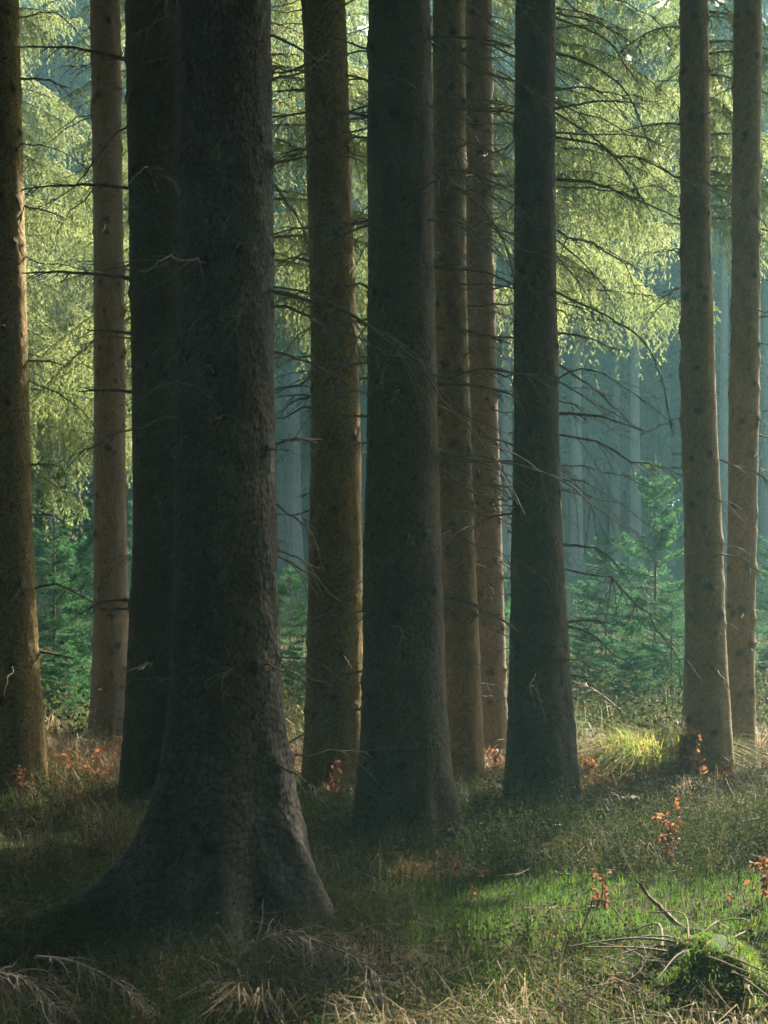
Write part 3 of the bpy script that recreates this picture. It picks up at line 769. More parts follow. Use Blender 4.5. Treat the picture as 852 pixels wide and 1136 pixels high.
def wood(name, label, pts, hrange, czrange, seed, crowns):
    r = np.random.default_rng(seed)
    cb, tb = MB(), MB()
    for k, (x, y, *cz) in enumerate(pts):
        w = cz[1] if len(cz) > 1 else None
        cz = cz[0] if cz and cz[0] else r.uniform(*czrange)
        add_tree(cb, tb, r, x, y, r.uniform(*hrange), cz, r.uniform(0.13, 0.22), crowns[k % len(crowns)], w)
    o = link(name, build_mesh(name, tb, M['far_bark'], True))
    tag(o, label, None, None, 'stuff')
    c = link('crowns', build_mesh('crowns', cb, M['crown']), o)
    c['kind'] = 'stuff'
    return o

def scatter(r, n, x0, x1, y0, y1, dmin, ok):
    pts = []
    for _ in range(n * 40):
        if len(pts) >= n: break
        x, y = r.uniform(x0, x1), r.uniform(y0, y1)
        if ok(x, y) and all((x - p) ** 2 + (y - q) ** 2 > dmin * dmin for p, q in pts): pts.append((x, y))
    return pts
r_ = np.random.default_rng(21)
fc = [coarse_crown(95, 13.5, 2.3, 80 + k, 26, 0.11, 0.45).arrays() for k in range(3)]
far_pts = scatter(r_, 190, -46, 60, 42, 72, 2.3, lambda x, y: abs(x) < 14 + y * 0.6)
wood('far_forest', 'dark misty spruce forest beyond the clearing', far_pts, (15, 18.5), (2.5, 6.5), 22, fc)
deep_pts = scatter(r_, 260, -70, 80, 60, 100, 2.2, lambda x, y: abs(x) < 14 + y * 0.6)
wood('deep_forest', 'darkest depth of the spruce forest beyond the clearing', deep_pts, (22, 29), (-0.3, 1.0), 24, fc)
def near_ok(x, y):
    if abs(x) < 0.30 * max(y, 0) + 1.3 and y > 1.5: return False
    if x * x + y * y < 4: return False
    if x > 0 and y > 13.2: return False
    if x > 0 and y > 8 and 0.819 * x - 0.574 * y < -1.6: return False
    if x < 0 and y > 13: return False
    return True
near_pts = scatter(r_, 56, -17, 17, -15, 24, 2.7, near_ok)
ring_pts = scatter(r_, 190, -48, 48, -40, 22, 2.6, lambda x, y: (abs(x) > 17 or y < -15) and not (x > 0 and y > 10))
near_pts = [(x, y, 8.5 if y > 2 else None) for x, y in near_pts] + [(5.3, 17.2, 8.6), (6.4, 16.3, 8.6, 0.62)]  # last two: unseen trees added to shade the nearest trunk and foreground
nc = [m_.arrays() for m_ in cc]
wood('surrounding_forest', 'spruce forest standing round the place the photograph was taken from, with two added shade trees', near_pts, (18, 22), (4.5, 8), 23, nc)
wood('outer_forest', 'deep spruce forest behind the place the photograph was taken from', ring_pts, (18, 22), (1.0, 5.0), 25, fc)

# ------------------------------------------------------------------ ground cover
tree_xy = [(X((t_['prof'][-1][1] + t_['prof'][-1][2]) / 2, t_['d']), t_['d'], (t_['prof'][-1][2] - t_['prof'][-1][1]) / 2 / F * t_['d']) for t_ in T]
def clear_of_trunks(x, y, m=0.85):
    ok = np.ones(len(x), bool)
    for (tx, ty, tr) in tree_xy: ok &= (x - tx) ** 2 + (y - ty) ** 2 > (tr * m) ** 2
    return ok

def spread(r, n, y0, y1, k=0.30, pad=0.8, power=1.0):
    y = y0 + (y1 - y0) * r.uniform(0, 1, n) ** power
    x = r.uniform(-1, 1, n) * (k * y + pad)
    ok = clear_of_trunks(x, y)
    return x[ok], y[ok]

def blades(mb, r, x, y, L, W, lean, tint, z=None, az=None):
    """curved grass blades: five points each"""
    n = len(x)
    az = r.uniform(0, 6.28, n) if az is None else az
    dx, dy = np.cos(az), np.sin(az)
    sx, sy = -dy, dx
    z = gh(x, y) - 0.01 if z is None else z
    P0 = np.stack([x, y, z], -1)
    hor = np.stack([dx, dy, 0 * dx], -1); sd = np.stack([sx, sy, 0 * sx], -1) * (W / 2)[:, None]
    upv = np.array([0, 0, 1.0])
    P1 = P0 + hor * (L * lean * 0.25)[:, None] + upv * (L * (0.55 - 0.06 * lean))[:, None]
    P2 = P0 + hor * (L * lean * 0.85)[:, None] + upv * (L * np.clip(0.95 - 0.5 * lean, 0.1, 1))[:, None]
    V = np.stack([P0 - sd, P0 + sd, P1 + sd * 0.8, P1 - sd * 0.8, P2], 1).reshape(-1, 3)
    i = np.arange(n) * 5
    mb.add(V, np.stack([i, i + 1, i + 2, i + 3], -1), np.repeat(np.clip(tint, 0, 1), 5))
    k = mb.n - len(V)
    mb.f.append(np.stack([i + 3, i + 2, i + 4], -1) + k)

def lawn_w(x, y):
    """1 on the short green turf patch in the middle distance on the right"""
    return np.clip(1.6 - (((x - 1.1) / 1.5) ** 2 + ((y - 7.15) / 0.62) ** 2), 0, 1) * 1.0

r = np.random.default_rng(31)
g = MB()
x, y = spread(r, 150000, 4.3, 13.5, power=1.15)
lw = lawn_w(x, y) * np.clip(0.75 + 0.5 * wav(x, y, 0.9, 44), 0.2, 1)
dens = np.clip(0.30 + 0.45 * wav(x, y, 0.45, 5) + 0.35 * wav(x, y, 1.3, 6), 0.04, 1)
keep = r.uniform(0, 1, len(x)) < np.maximum(dens, lw)
x, y, lw = x[keep], y[keep], lw[keep]
L = r.uniform(0.05, 0.17, len(x)) * (1 - 0.55 * lw)
blades(g, r, x, y, L, r.uniform(0.0025, 0.005, len(x)), r.uniform(0.1, 1.1, len(x)), np.clip(r.normal(0.45, 0.2, len(x)) - 0.22 * lw + 0.2 * wav(x, y, 0.8, 8), 0, 1))
x, y = spread(r, 60000, 4.3, 11, power=1.2)                        # a second, denser layer on the turf
keep = r.uniform(0, 1, len(x)) < lawn_w(x, y)
x, y = x[keep], y[keep]
blades(g, r, x, y, r.uniform(0.03, 0.08, len(x)), r.uniform(0.0025, 0.005, len(x)), r.uniform(0.1, 1.2, len(x)), r.normal(0.25, 0.14, len(x)))
x, y = spread(r, 70000, 4.3, 6.8)
keep = r.uniform(0, 1, len(x)) < np.clip(0.45 + 0.5 * wav(x, y, 0.7, 33) + 0.3 * wav(x, y, 2.0, 34), 0.05, 1)
x, y = x[keep], y[keep]
blades(g, r, x, y, r.uniform(0.04, 0.15, len(x)), r.uniform(0.0025, 0.005, len(x)), r.uniform(0.1, 1.1, len(x)), np.clip(r.normal(0.5, 0.2, len(x)), 0, 1))
x, y = spread(r, 40000, 13, 34, power=1.1)
blades(g, r, x, y, r.uniform(0.10, 0.30, len(x)), r.uniform(0.008, 0.016, len(x)), r.uniform(0.2, 1.1, len(x)), np.clip(r.normal(0.55, 0.25, len(x)), 0, 1))
tag(link('grass', build_mesh('grass', g, M['grass'])), 'short green forest grass and moss blades', None, None, 'stuff')

g = MB()
x0, y0 = spread(r, 2000, 4.4, 14)
w = wav(x0, y0, 0.6, 11)
k = (w > -0.35) & (lawn_w(x0, y0) < 0.05)
x0, y0 = x0[k], y0[k]
m = 18
x = np.repeat(x0, m) + r.normal(0, 0.05, len(x0) * m); y = np.repeat(y0, m) + r.normal(0, 0.05, len(x0) * m)
az = np.repeat(r.uniform(0, 6.28, len(x0)), m) + r.normal(0, 1.1, len(x))
blades(g, r, x, y, r.uniform(0.12, 0.36, len(x)), r.uniform(0.002, 0.004, len(x)), r.uniform(0.3, 1.5, len(x)), np.clip(np.repeat(r.uniform(0.1, 0.8, len(x0)), m) + r.normal(0, 0.15, len(x)), 0, 1), az=az)
x0, y0 = spread(r, 900, 10.3, 13.6)
k = wav(x0, y0, 0.5, 41) > -0.4
x0, y0 = x0[k], y0[k]
m = 20
x = np.repeat(x0, m) + r.normal(0, 0.07, len(x0) * m); y = np.repeat(y0, m) + r.normal(0, 0.07, len(x0) * m)
blades(g, r, x, y, r.uniform(0.12, 0.38, len(x)), r.uniform(0.004, 0.007, len(x)), r.uniform(0.2, 1.3, len(x)), np.clip(r.normal(0.6, 0.2, len(x)), 0, 1))
x0, y0 = spread(r, 700, 12, 34)
m = 16
x = np.repeat(x0, m) + r.normal(0, 0.10, len(x0) * m); y = np.repeat(y0, m) + r.normal(0, 0.10, len(x0) * m)
blades(g, r, x, y, r.uniform(0.25, 0.65, len(x)), r.uniform(0.006, 0.012, len(x)), r.uniform(0.3, 1.3, len(x)), np.clip(r.normal(0.55, 0.2, len(x)), 0, 1))
tag(link('dry_grass', build_mesh('dry_grass', g, M['straw'])), 'straw-coloured dry grass tufts among the undergrowth', None, None, 'stuff')

def bilberry(mb, tb, r, x, y, hmin, hmax, leaves, size, hue):
    n = len(x)
    z = gh(x, y)
    H = r.uniform(hmin, hmax, n)
    P0 = np.stack([x, y, z], -1)
    for s in range(4):                                              # stems
        a_ = r.uniform(0, 6.28, n); sp = r.uniform(0.1, 0.7, n) * H
        tip = P0 + np.stack([np.cos(a_) * sp, np.sin(a_) * sp, H * r.uniform(0.7, 1.05, n)], -1)
        wv = np.stack([-np.sin(a_), np.cos(a_), 0 * a_], -1) * 0.0013
        V = np.stack([P0 - wv, P0 + wv, tip + wv * 0.4, tip - wv * 0.4], 1).reshape(-1, 3)
        tb.add(V, np.arange(len(V)).reshape(-1, 4), 0.5)
        m = leaves // 4
        t = r.uniform(0.3, 1.05, (n, m, 1))
        c = P0[:, None] + (tip - P0)[:, None] * t + r.normal(0, 0.022, (n, m, 3)) * (hmax / 0.25)
        c = c.reshape(-1, 3)
        d = norm(r.normal(size=c.shape) + [0, 0, 0.3]); q = norm(np.cross(d, r.normal(size=c.shape)))
        l = (size * r.uniform(0.6, 1.3, len(c)))[:, None]
        V = np.stack([c - d * l * 0.5, c + q * l * 0.28, c + d * l * 0.5, c - q * l * 0.28], 1).reshape(-1, 3)
        tt = np.clip(np.repeat(hue, m) + r.normal(0, 0.16, len(c)), 0, 1)
        mb.add(V, np.arange(len(V)).reshape(-1, 4), np.repeat(tt, 4))
lb, tb = MB(), MB()
x, y = spread(r, 8500, 4.5, 13.5, power=0.9)
w = wav(x, y, 0.5, 15) + 0.5 * wav(x, y, 1.4, 16)
k = (w > -0.25) & (lawn_w(x, y) < 0.25)
x, y, w = x[k], y[k], w[k]
bilberry(lb, tb, r, x, y, 0.07, 0.24, 40, 0.014, np.clip(0.42 + 0.3 * wav(x, y, 0.7, 18) + 0.3 * np.clip((y - 9.5) / 2, 0, 1), 0.05, 0.97))
x, y = spread(r, 4200, 12.5, 34)
bilberry(lb, tb, r, x, y, 0.2, 0.6, 28, 0.045, np.clip(0.4 + 0.25 * wav(x, y, 0.3, 19), 0.05, 0.9))
o = tag(link('undergrowth', build_mesh('undergrowth', lb, M['bilberry'])), 'low bilberry undergrowth with tiny green and reddish leaves', None, None, 'stuff')
s_ = link('stems', build_mesh('stems', tb, M['twig']), o); s_['kind'] = 'stuff'

lb, tb = MB(), MB()
n = 900
x = 1.55 + r.normal(0, 0.75, n); y = 8.35 + r.normal(0, 0.38, n)
k = clear_of_trunks(x, y, 1.0); x, y = x[k], y[k]
bilberry(lb, tb, r, x, y, 0.12, 0.30, 44, 0.015, np.clip(0.22 + 0.15 * wav(x, y, 0.9, 27), 0.0, 0.9))
for (tx, ty, tr) in tree_xy:                                       # scrub crowding the trunk feet
    n = int(260 * tr * (10 / ty) ** 1.0 * 2)
    a_ = r.uniform(0, 6.28, n); q = tr * r.uniform(1.0, 2.3, n) + 0.03
    x, y = tx + q * np.cos(a_), ty + q * np.sin(a_)
    bilberry(lb, tb, r, x, y, 0.08, 0.26, 36, 0.015, np.clip(0.4 + 0.3 * wav(x, y, 0.9, 28), 0.0, 1))
o = tag(link('scrub', build_mesh('scrub', lb, M['bilberry'])), 'dark green bilberry scrub round the trunk feet and behind the turf', None, None, 'stuff')
s_ = link('stems', build_mesh('stems', tb, M['twig']), o); s_['kind'] = 'stuff'
lb, tb = MB(), MB()
x, y = spread(r, 900, 10.6, 14.5)
k = wav(x, y, 0.4, 23) > -0.1
x, y = x[k], y[k]
bilberry(lb, tb, r, x, y, 0.07, 0.26, 24, 0.032, np.clip(0.5 + 0.3 * wav(x, y, 0.7, 24), 0.05, 0.97))
x, y = spread(r, 140, 4.6, 10.6)
bilberry(lb, tb, r, x, y, 0.03, 0.12, 8, 0.03, np.clip(0.4 + 0.3 * wav(x, y, 0.7, 25), 0.05, 0.97))
o = tag(link('bracken', build_mesh('bracken', lb, M['beech'])), 'rust-coloured low bracken and withered leaves among the grass', None, None, 'stuff')
s_ = link('stems', build_mesh('stems', tb, M['twig']), o); s_['kind'] = 'stuff'
# fallen needles, bark flakes and short twigs lying in the moss
lt = MB()
x, y = spread(r, 5000, 4.4, 12.5)
k = r.uniform(0, 1, len(x)) > 0.85 * lawn_w(x, y); x, y = x[k], y[k]
n = len(x)
az = r.uniform(0, 6.28, n); L = r.uniform(0.02, 0.11, n) * (1 + (r.uniform(0, 1, n) < 0.06) * 2.5); w = r.uniform(0.0015, 0.004, n)
c = np.stack([x, y, gh(x, y) + r.uniform(0.004, 0.07, n)], -1)
d = np.stack([np.cos(az), np.sin(az), r.normal(0, 0.25, n)], -1); q = np.stack([-np.sin(az), np.cos(az), 0 * az], -1) * w[:, None]; up_ = np.zeros((n, 3)); up_[:, 2] = w
a_, b_ = c - d * L[:, None] / 2, c + d * L[:, None] / 2
V = np.stack([a_ - q, a_ + q, a_ + up_ * 1.6, b_ - q * 0.5, b_ + q * 0.5, b_ + up_], 1).reshape(-1, 3)
i = np.arange(n) * 6
lt.add(V, np.concatenate([np.stack([i, i + 3, i + 5, i + 2], -1), np.stack([i + 1, i + 2, i + 5, i + 4], -1), np.stack([i, i + 1, i + 4, i + 3], -1)]), np.repeat(r.uniform(0, 1, n), 6))
tag(link('twig_litter', build_mesh('twig_litter', lt, M['straw'])), 'short dead twigs and bark flakes littering the moss', None, None, 'stuff')

# ------------------------------------------------------------------ leafy saplings with orange leaves
def leaf_quads(mb, r, c, size, tint):
    n = len(c)
    d = norm(r.normal(size=c.shape) + [0, 0, -0.4]); q = norm(np.cross(d, r.normal(size=c.shape)))
    nrm = np.cross(d, q)
    l = (size * r.uniform(0.7, 1.25, n))[:, None]
    cup = nrm * l * r.uniform(0.05, 0.25, (n, 1))
    V = np.stack([c, c + d * l * 0.35 + q * l * 0.30 + cup, c + d * l * 0.75 + q * l * 0.22 + cup, c + d * l, c + d * l * 0.75 - q * l * 0.22 + cup, c + d * l * 0.35 - q * l * 0.30 + cup], 1).reshape(-1, 3)
    i = np.arange(n) * 6
    mb.add(V, np.concatenate([np.stack([i, i + 1, i + 2, i + 3], -1), np.stack([i, i + 3, i + 4, i + 5], -1)]), np.repeat(tint, 6))

def beech_sapling(px, d, py_top, label, n_leaves, seed, leaf=0.036, low=0.25, lean=0.0, spreadw=0.22):
    r = np.random.default_rng(seed)
    x = X(px, d); gz = ground_at(x, d)
    H = Z(py_top, d) - gz
    o = thing('beech_sapling', label, 'sapling', (x, d, gz), 0, 'small saplings with orange leaves')
    sb, lb = MB(), MB()
    t = np.linspace(0, 1, 10)
    st = np.stack([lean * t + 0.02 * H * np.cumsum(r.normal(0, 0.6, 10)), 0.02 * H * np.cumsum(r.normal(0, 0.6, 10)), H * t - 0.02], -1)
    tube(sb, st, 0.0045, 0.0015, 5)
    cs = []
    for k in range(max(6, n_leaves // 2)):
        s = r.uniform(low, 1)
        b = np.array([np.interp(s, t, st[:, q]) for q in range(3)])
        a_ = r.uniform(0, 6.28); l = r.uniform(0.3, 1) * spreadw * H
        tip = b + np.array([math.cos(a_) * l, math.sin(a_) * l, l * r.uniform(-0.1, 0.4)])
        tube(sb, np.linspace(b, tip, 4), 0.0022, 0.0009, 4)
        for w in range(5):
            cs.append(b + (tip - b) * r.uniform(0.4, 1.05) + r.normal(0, 0.012, 3))
    cs = np.array(cs)
    leaf_quads(lb, r, cs, leaf, r.uniform(0, 1, len(cs)))
    link('stem', build_mesh('stem', sb, M['twig'], True), o)
    link('leaves', build_mesh('leaves', lb, M['beech']), o)
for a_ in [
    (743, 7.9, 888, 'orange leafed sapling in the grass in front of the straight brown trunk', 34, 701, 0.034, 0.35),
    (766, 10.6, 812, 'orange leafed sapling standing against the foot of the straight brown trunk', 130, 702, 0.052),
    (668, 7.2, 962, 'lowest orange sapling with a few leaves above the bright turf', 16, 703),
    (846, 7.2, 945, 'orange leafed sapling at the right edge above the mossy stump', 22, 704),
    (550, 11.2, 828, 'reddish leafed sapling between the pale slender trunk and the dark trunk', 40, 705),
    (372, 9.9, 825, 'reddish leafed sapling in front of the olive mossy trunk', 26, 706),
    (115, 11.8, 832, 'rust leafed sapling at the foot of the pale trunk on the left', 36, 707),
    (805, 10.3, 845, 'orange leafed sapling just right of the swelling brown trunk foot', 36, 708),
    (655, 11.0, 838, 'orange leafed sapling right behind the dark trunk foot right of centre', 34, 709),
    (832, 6.15, 1040, 'rusty leafed sapling drooping behind the mossy stump', 40, 710),
    (20, 10.5, 845, 'rust leafed sapling at the foot of the leftmost trunk', 26, 711)]:
    beech_sapling(*a_)

# ------------------------------------------------------------------ bare twigs, sticks and fallen wood
def stick(name, label, cat, pts, r0, r1, mat, forks=0, seed=0, group=None, knob=0.15):
    """pts: (px, py, distance) along the stick"""
    r = np.random.default_rng(seed)
    P = smooth_path([[X(a_, d), d, Z(b, d)] for a_, b, d in pts], 6 * len(pts))
    P[1:-1] += r.normal(0, r0 * knob, P[1:-1].shape)
    c = P[0].copy()
    mb = MB()
    rr = np.linspace(r0, r1, len(P)) * (1 + r.normal(0, 0.06, len(P)))
    tube(mb, P - c, r0, r1, 9, rr=rr)
    for k in range(forks):
        i = r.integers(2, len(P) - 1)
        d = norm(norm(P[i] - P[i - 1]) * 0.7 + r.normal(0, 0.6, 3) + [0, 0, 0.1])
        l = r.uniform(0.06, 0.28)
        tube(mb, P[i] - c + d * np.linspace(0, l, 5)[:, None] + np.array([0, 0, -0.15 * l]) * (np.linspace(0, 1, 5) ** 2)[:, None], rr[i] * 0.4, 0.001, 5)
    o = link(name, build_mesh(name, mb, M[mat], True), None, tuple(c))
    return tag(o, label, cat, group)

stick('fallen_stick', 'dark slanting stick rising from the mossy stump', 'stick', [(800, 1062, 5.95), (775, 1046, 6.0), (748, 1022, 6.1), (722, 996, 6.2), (705, 975, 6.25)], 0.017, 0.004, 'dead_wood', 1, 1)
stick('fallen_stick', 'pale bare stick leaning in the grass at the right edge', 'stick', [(826, 913, 9.2), (816, 890, 9.25), (804, 864, 9.35)], 0.010, 0.006, 'pale_wood', 1, 2)
stick('fallen_stick', 'short stick leaning beside the dark cut stump', 'stick', [(688, 914, 9.2), (680, 898, 9.2), (675, 883, 9.25)], 0.009, 0.005, 'dead_wood', 0, 3)
stick('fallen_stick', 'long dead stick lying along the bottom by the mossy stump', 'stick', [(618, 1122, 5.55), (690, 1112, 5.55), (760, 1118, 5.55), (845, 1128, 5.5)], 0.013, 0.008, 'dead_wood', 5, 4)
stick('fallen_stick', 'short pale broken branch end beside the mossy stump', 'stick', [(800, 1102, 5.45), (815, 1090, 5.45), (836, 1078, 5.45)], 0.013, 0.011, 'pale_wood', 0, 5)
stick('fallen_stick', 'pale broken stick at the right edge above the stump debris', 'stick', [(838, 1086, 5.6), (850, 1082, 5.6), (872, 1080, 5.6)], 0.017, 0.015, 'pale_wood', 0, 6)
stick('fallen_log', 'mossy fallen log lying behind the orange sapling on the right', 'log', [(722, 906, 9.4), (760, 904, 9.45), (800, 907, 9.5), (870, 908, 9.6)], 0.055, 0.05, 'rot', 2, 7, knob=0.06)
stick('fallen_stick', 'bare curved stick crossing the turf left of the slanting stick', 'stick', [(620, 1092, 5.9), (632, 1060, 6.0), (652, 1015, 6.15), (658, 995, 6.2)], 0.006, 0.002, 'twig', 5, 8)
stick('fallen_stick', 'thin pale twig arching over the turf patch', 'stick', [(655, 1000, 6.6), (672, 1000, 6.55), (690, 1020, 6.5), (700, 1038, 6.45)], 0.004, 0.002, 'pale_wood', 3, 9)
stick('exposed_root', 'gnarled root running right from the central dark trunk', 'root', [(505, 918, 8.55), (525, 938, 8.5), (552, 944, 8.45), (580, 948, 8.4)], 0.035, 0.010, 'dead_wood', 2, 10)
for k, (px, d, py, ln, lb_) in enumerate([(817, 7.4, 905, 0, 'tall thin bare stem right of the slanting stick'), (57, 8.6, 890, 0, 'thin bare stem standing in the shade on the left'), (612, 6.6, 1000, .02, 'thin bare stem at the left end of the turf patch'),
        (148, 5.9, 1015, .0, 'short bare stem in front of the thickest trunk'), (318, 5.9, 985, .02, 'bare stem by the right root of the thickest trunk'), (455, 7.6, 930, .05, 'thin bare stem in front of the central dark trunk'), (752, 10.6, 840, 0, 'bare stem at the left side of the swelling brown trunk')]):
    x = X(px, d)
    py0 = HY + F * (CH - ground_at(x, d)) / d
    stick('bare_stem', lb_, 'twig', [(px, py0, d), (px + 3, (2 * py0 + py) / 3, d), (px - 3, (py0 + 2 * py) / 3, d), (px + ln * 200, py, d)], 0.0035, 0.0012, 'twig', 5, 40 + k, 'thin bare stems in the undergrowth')

# stumps
def stump(name, label, px, d, py_top, w_px, seed, mats, ragged=0.3, dome=False, squash=1.0):
    r = np.random.default_rng(seed)
    x = X(px, d); gz = ground_at(x, d)
    H = Z(py_top, d) - gz; R = w_px / 2 / F * d
    o = thing(name, label, 'stump', (x, d, gz))
    th = np.arange(72) / 72 * 2 * np.pi
    zr = np.linspace(-0.05, H, 26)
    TH, ZR = np.meshgrid(th, zr)
    u = np.clip(ZR / H, 0, 1)
    RR = R * (1.0 + 0.35 * np.exp(-u * 3)) * (1 + 0.10 * np.sin(3 * TH + seed) + 0.06 * np.sin(7 * TH + 2) + 0.04 * wav(np.cos(TH) * 2, ZR * 9 + np.sin(TH) * 2, 1.0, seed % 9)) * (1 - 0.18 * u ** 3)
    ZZ = ZR + ragged * H * u ** 2 * (0.4 * np.sin(2 * TH + seed) + 0.3 * np.sin(5 * TH) + 0.2 * np.sin(11 * TH + 1))
    if dome:
        RR = R * (1.25 - 0.95 * u ** 2.2) * (1 + 0.30 * wav(np.cos(TH) * 1.3 + seed, np.sin(TH) * 1.3 + u, 0.8, 2) + 0.08 * wav(np.cos(TH) * 3, np.sin(TH) * 3 + u * 3, 1.0, 5))
        ZZ = ZR + H * 0.45 * u * wav(np.cos(TH) * 1.5 * (1.2 - u), np.sin(TH) * 1.5 * (1.2 - u), 0.8, 7)
    V = np.stack([RR * np.cos(TH), RR * np.sin(TH) * squash, ZZ], -1)
    mb = MB()
    n, m = V.shape[:2]
    i = np.arange(n - 1)[:, None] * m; j = np.arange(m)[None, :]; j2 = (j + 1) % m
    mb.add(V.reshape(-1, 3), np.stack([i + j, i + j2, i + m + j2, i + m + j], -1).reshape(-1, 4))
    link('trunk_base', build_mesh('trunk_base', mb, M[mats[0]], True), o)
    top = V[-1]
    rings = [top, top * [0.8, 0.8, 1] - [0, 0, 0.02 * H], top * [0.4, 0.4, 1] - [0, 0, 0.10 * H], top * [0.02, 0.02, 1] - [0, 0, 0.12 * H]]
    if dome:
        for q in rings[1:]: q[:, 2] -= 0.03
    for q in rings[1:]: q[:, 2] = q[:, 2] * 0.6 + 0.4 * q[:, 2].mean() + r.normal(0, 0.012 * H, m)
    mb = MB()
    W = np.concatenate(rings)
    i = np.arange(3)[:, None] * m
    mb.add(W, np.stack([i + j, i + j2, i + m + j2, i + m + j], -1).reshape(-1, 4))
    link('cut_top', build_mesh('cut_top', mb, M[mats[1]], True), o)
    return o, R, H
stump('tree_stump', 'small dark cut stump beside the dark trunk right of centre', 700, 9.6, 884, 24, 5, ('rot', 'dead_wood'), 0.05)
st, SR, SH = stump('tree_stump', 'mossy rotten stump at the bottom right with sticks piled round it', 800, 5.75, 1048, 230, 8, ('moss', 'moss'), 0.22, True)
# shaggy moss and grass on the big stump
mg = MB()
n = 9000
a_ = r.uniform(0, 6.28, n); u = r.uniform(0, 1, n) ** 0.8
rad_ = SR * (1.25 - 0.95 * u ** 2.2) * (1 + 0.30 * wav(np.cos(a_) * 1.3 + 8, np.sin(a_) * 1.3 + u, 0.8, 2) + 0.08 * wav(np.cos(a_) * 3, np.sin(a_) * 3 + u * 3, 1.0, 5)) * 0.99
k = wav(np.cos(a_) * 2, np.sin(a_) * 2 + u * 2, 0.9, 9) > -0.7
a_, u, rad_ = a_[k], u[k], rad_[k]; n = len(u)
bx_ = rad_ * np.cos(a_); by_ = rad_ * np.sin(a_)
blades(mg, r, bx_, by_, r.uniform(0.02, 0.06, n), r.uniform(0.002, 0.004, n), r.uniform(0.3, 1.5, n), np.clip(r.normal(0.55, 0.28, n), 0, 1), z=SH * u + SH * 0.45 * u * wav(np.cos(a_) * 1.5 * (1.2 - u), np.sin(a_) * 1.5 * (1.2 - u), 0.8, 7), az=a_ + r.normal(0, 0.8, n))
n = 1600
a_ = r.uniform(0, 6.28, n); q_ = SR * 0.36 * np.sqrt(r.uniform(0, 1, n))
blades(mg, r, q_ * np.cos(a_), q_ * np.sin(a_), r.uniform(0.03, 0.08, n), r.uniform(0.002, 0.004, n), r.uniform(0.5, 1.6, n), np.clip(r.normal(0.6, 0.3, n), 0, 1), z=SH * (1.0 + 0.30 * wav(np.cos(a_) * 0.3, np.sin(a_) * 0.3, 0.8, 7)) - 0.03)
mo = link('moss_tufts', build_mesh('moss_tufts', mg, M['grass']), st)
# twigs heaped round the stump
for k in range(80):
    an = r.uniform(-3.1, 0.6); rr_ = SR * r.uniform(0.25, 1.5)
    cx0, cy0 = X(790, 5.75) + rr_ * math.cos(an), 5.75 + rr_ * math.sin(an) * 0.8
    l = r.uniform(0.15, 0.5); da = r.uniform(0, 6.28)
    z0 = ground_at(cx0, cy0) + max(0.0, SH * (1.25 - rr_ / SR)) * 0.8 + r.uniform(0.01, 0.06)
    P = np.array([[0, 0, 0], [l * 0.5 * math.cos(da), l * 0.5 * math.sin(da), r.uniform(0, 0.06)], [l * math.cos(da + 0.25), l * math.sin(da + 0.25), r.uniform(-0.04, 0.05)]])
    mb = MB()
    tube(mb, smooth_path(P, 9), r.uniform(0.003, 0.008), 0.002, 5)
    o = link('twig', build_mesh('twig', mb, M[('dead_wood', 'pale_wood', 'twig')[k % 3]], True), None, (cx0, cy0, z0))
    tag(o, 'thin dead twig in the heap round the mossy stump', 'twig', 'dead twigs heaped round the mossy stump')

# fallen dry spruce branches
def dry_branch(label, pts, r0, n_side, lmin, lmax, seed, mat='pale_wood', leaves=0, droop=0.9):
    r = np.random.default_rng(seed)
    P = smooth_path([[X(a_, d), d, Z(b, d)] for a_, b, d in pts], 26)
    c = P[0].copy()
    o = thing('fallen_branch', label, 'branch', tuple(c))
    mb, tb = MB(), MB()
    tube(mb, P - c, r0, r0 * 0.3, 7)
    for k in range(n_side):
        i = r.integers(2, len(P) - 1)
        tg = norm(P[i] - P[i - 1]); sg = r.choice([-1, 1])
        lat = norm(np.cross(tg, [0, 0, 1])) * sg
        l = r.uniform(lmin, lmax)
        q = np.linspace(0, 1, 7)[:, None]
        pp = P[i] - c + (tg * r.uniform(0.3, 0.9) + lat * r.uniform(0.3, 0.9) + np.array([0, 0, r.uniform(-0.1, 0.35)])) * l * q + np.array([0, 0, -droop * l * r.uniform(0.1, 1.2)]) * q ** 2 + np.cumsum(r.normal(0, 0.035 * l, (7, 3)), 0) * q
        tube(tb, pp, r0 * 0.40, 0.0014, 5)
        for w in range(3):
            s = r.integers(2, 6)
            d = norm(pp[s] - pp[s - 1] + r.normal(0, 0.45, 3))
            tube(tb, pp[s] + d * np.linspace(0, l * r.uniform(0.15, 0.4), 4)[:, None], 0.0016, 0.0008, 4)
    link('stem', build_mesh('stem', mb, M[mat], True), o)
    link('side_twigs', build_mesh('side_twigs', tb, M[mat], True), o)
    if leaves:
        lb = MB()
        cs = P[-6:][r.integers(0, 6, leaves)] - c + r.normal(0, 0.03, (leaves, 3))
        leaf_quads(lb, r, cs, 0.035, r.uniform(0, 1, leaves))
        link('leaves', build_mesh('leaves', lb, M['beech']), o)
dry_branch('arched dry spruce branch lying at the bottom left with orange leaf at its end', [(40, 1062, 5.35), (75, 1066, 5.3), (115, 1082, 5.25), (150, 1108, 5.2), (166, 1132, 5.15)], 0.008, 40, 0.06, 0.17, 801, leaves=6)
dry_branch('grey dry branch fanning out in the bottom left corner', [(-30, 1085, 5.1), (0, 1080, 5.1), (35, 1092, 5.05), (70, 1125, 5.0)], 0.007, 40, 0.08, 0.22, 802)
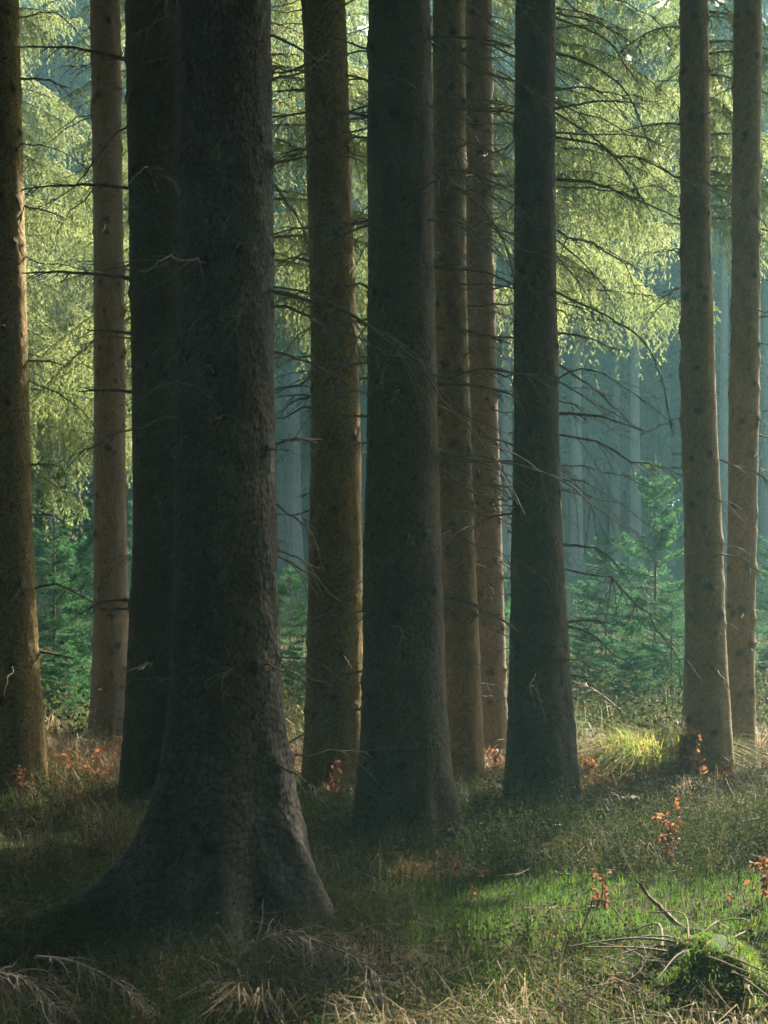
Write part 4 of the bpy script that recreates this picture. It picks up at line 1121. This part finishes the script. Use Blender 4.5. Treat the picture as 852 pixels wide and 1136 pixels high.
dry_branch('tangled grey dry branch under the right root of the thickest trunk', [(250, 1085, 5.55), (290, 1045, 5.6), (330, 1038, 5.6), (392, 1062, 5.5), (425, 1090, 5.45)], 0.008, 85, 0.08, 0.28, 803, 'pale_wood')
dry_branch('dead twiggy branch lying in the foreground right of centre', [(600, 1136, 5.3), (640, 1100, 5.4), (700, 1085, 5.5), (720, 1060, 5.6)], 0.005, 26, 0.06, 0.2, 804, 'twig')
dry_branch('bare forked branch lying low beside the young spruces', [(690, 790, 13.5), (668, 772, 13.6), (650, 762, 13.7), (628, 770, 13.8)], 0.014, 16, 0.1, 0.35, 805, 'pale_wood', droop=0.2)

# bent grass tussocks
def tussock(px, d, label, R, H, n, seed, mat='straw', lean=(0.6, 1.7), az0=None, W=(0.003, 0.006), tm=0.5):
    r = np.random.default_rng(seed)
    x = X(px, d); gz = ground_at(x, d)
    a_ = r.uniform(0, 6.28, n); q = R * np.sqrt(r.uniform(0, 1, n)) * 0.4
    az = a_ + r.normal(0, 1.0, n) if az0 is None else az0 + r.normal(0, 0.7, n)
    mb = MB()
    blades(mb, r, q * np.cos(a_), q * np.sin(a_), H * r.uniform(0.25, 1.5, n), r.uniform(*W, n), r.uniform(*lean, n), np.clip(r.normal(tm, 0.25, n), 0, 1), z=np.full(n, -0.01), az=az)
    o = link('grass_tussock', build_mesh('grass_tussock', mb, M[mat]), None, (x, d, gz))
    return tag(o, label, 'tussock', 'bent dry grass tussocks')
tussock(415, 5.85, 'straw tussock bent over beside the right root of the thickest trunk', 0.22, 0.22, 700, 901)
tussock(285, 5.5, 'grey straw tussock at the front of the thickest trunk', 0.25, 0.24, 500, 902)
tussock(735, 11.6, 'large sunlit grass mound arching left of the swelling brown trunk', 0.9, 0.55, 2600, 903, 'grass', (0.5, 1.6), None, (0.006, 0.011), 0.95)
tussock(462, 8.0, 'reddish dry tussock in front of the central dark trunk', 0.5, 0.17, 420, 904, 'bilberry', tm=0.9)
tussock(845, 13.0, 'pale tussock at the right edge behind the rightmost trunk', 0.6, 0.45, 900, 905)
tussock(690, 12.8, 'straw tussock left of the large sunlit grass mound', 0.5, 0.35, 900, 906)
tussock(72, 12.4, 'bright dry tussock in the gap right of the leftmost trunk', 0.5, 0.35, 900, 907)
tussock(325, 12.2, 'bright dry tussock in the gap right of the thickest trunk', 0.4, 0.3, 700, 908)
tussock(552, 11.4, 'bright dry tussock between the pale slender trunk and the dark one', 0.35, 0.25, 700, 909)

# ------------------------------------------------------------------ misty air
def haze_box(x0, x1, y0, y1, z0, z1):
    V = [(x, y, z) for x in (x0, x1) for y in (y0, y1) for z in (z0, z1)]
    Fc = [(0, 1, 3, 2), (4, 6, 7, 5), (0, 4, 5, 1), (2, 3, 7, 6), (0, 2, 6, 4), (1, 5, 7, 3)]
    me = bpy.data.meshes.new('haze')
    me.from_pydata(V, [], Fc); me.update()
    m, nt, out = new_mat('haze')
    v = nt.nodes.new('ShaderNodeVolumePrincipled')
    v.inputs['Density'].default_value = HAZE_DENSITY
    v.inputs['Color'].default_value = (*HAZE_COLOR, 1)
    v.inputs['Anisotropy'].default_value = 0.35
    nt.links.new(v.outputs[0], out.inputs['Volume'])
    me.materials.append(m)
    o = link('haze', me)
    return tag(o, 'bluish morning mist filling the forest', None, None, 'stuff')
haze_box(-420, 420, -220, 920, -2.5, 36.0)
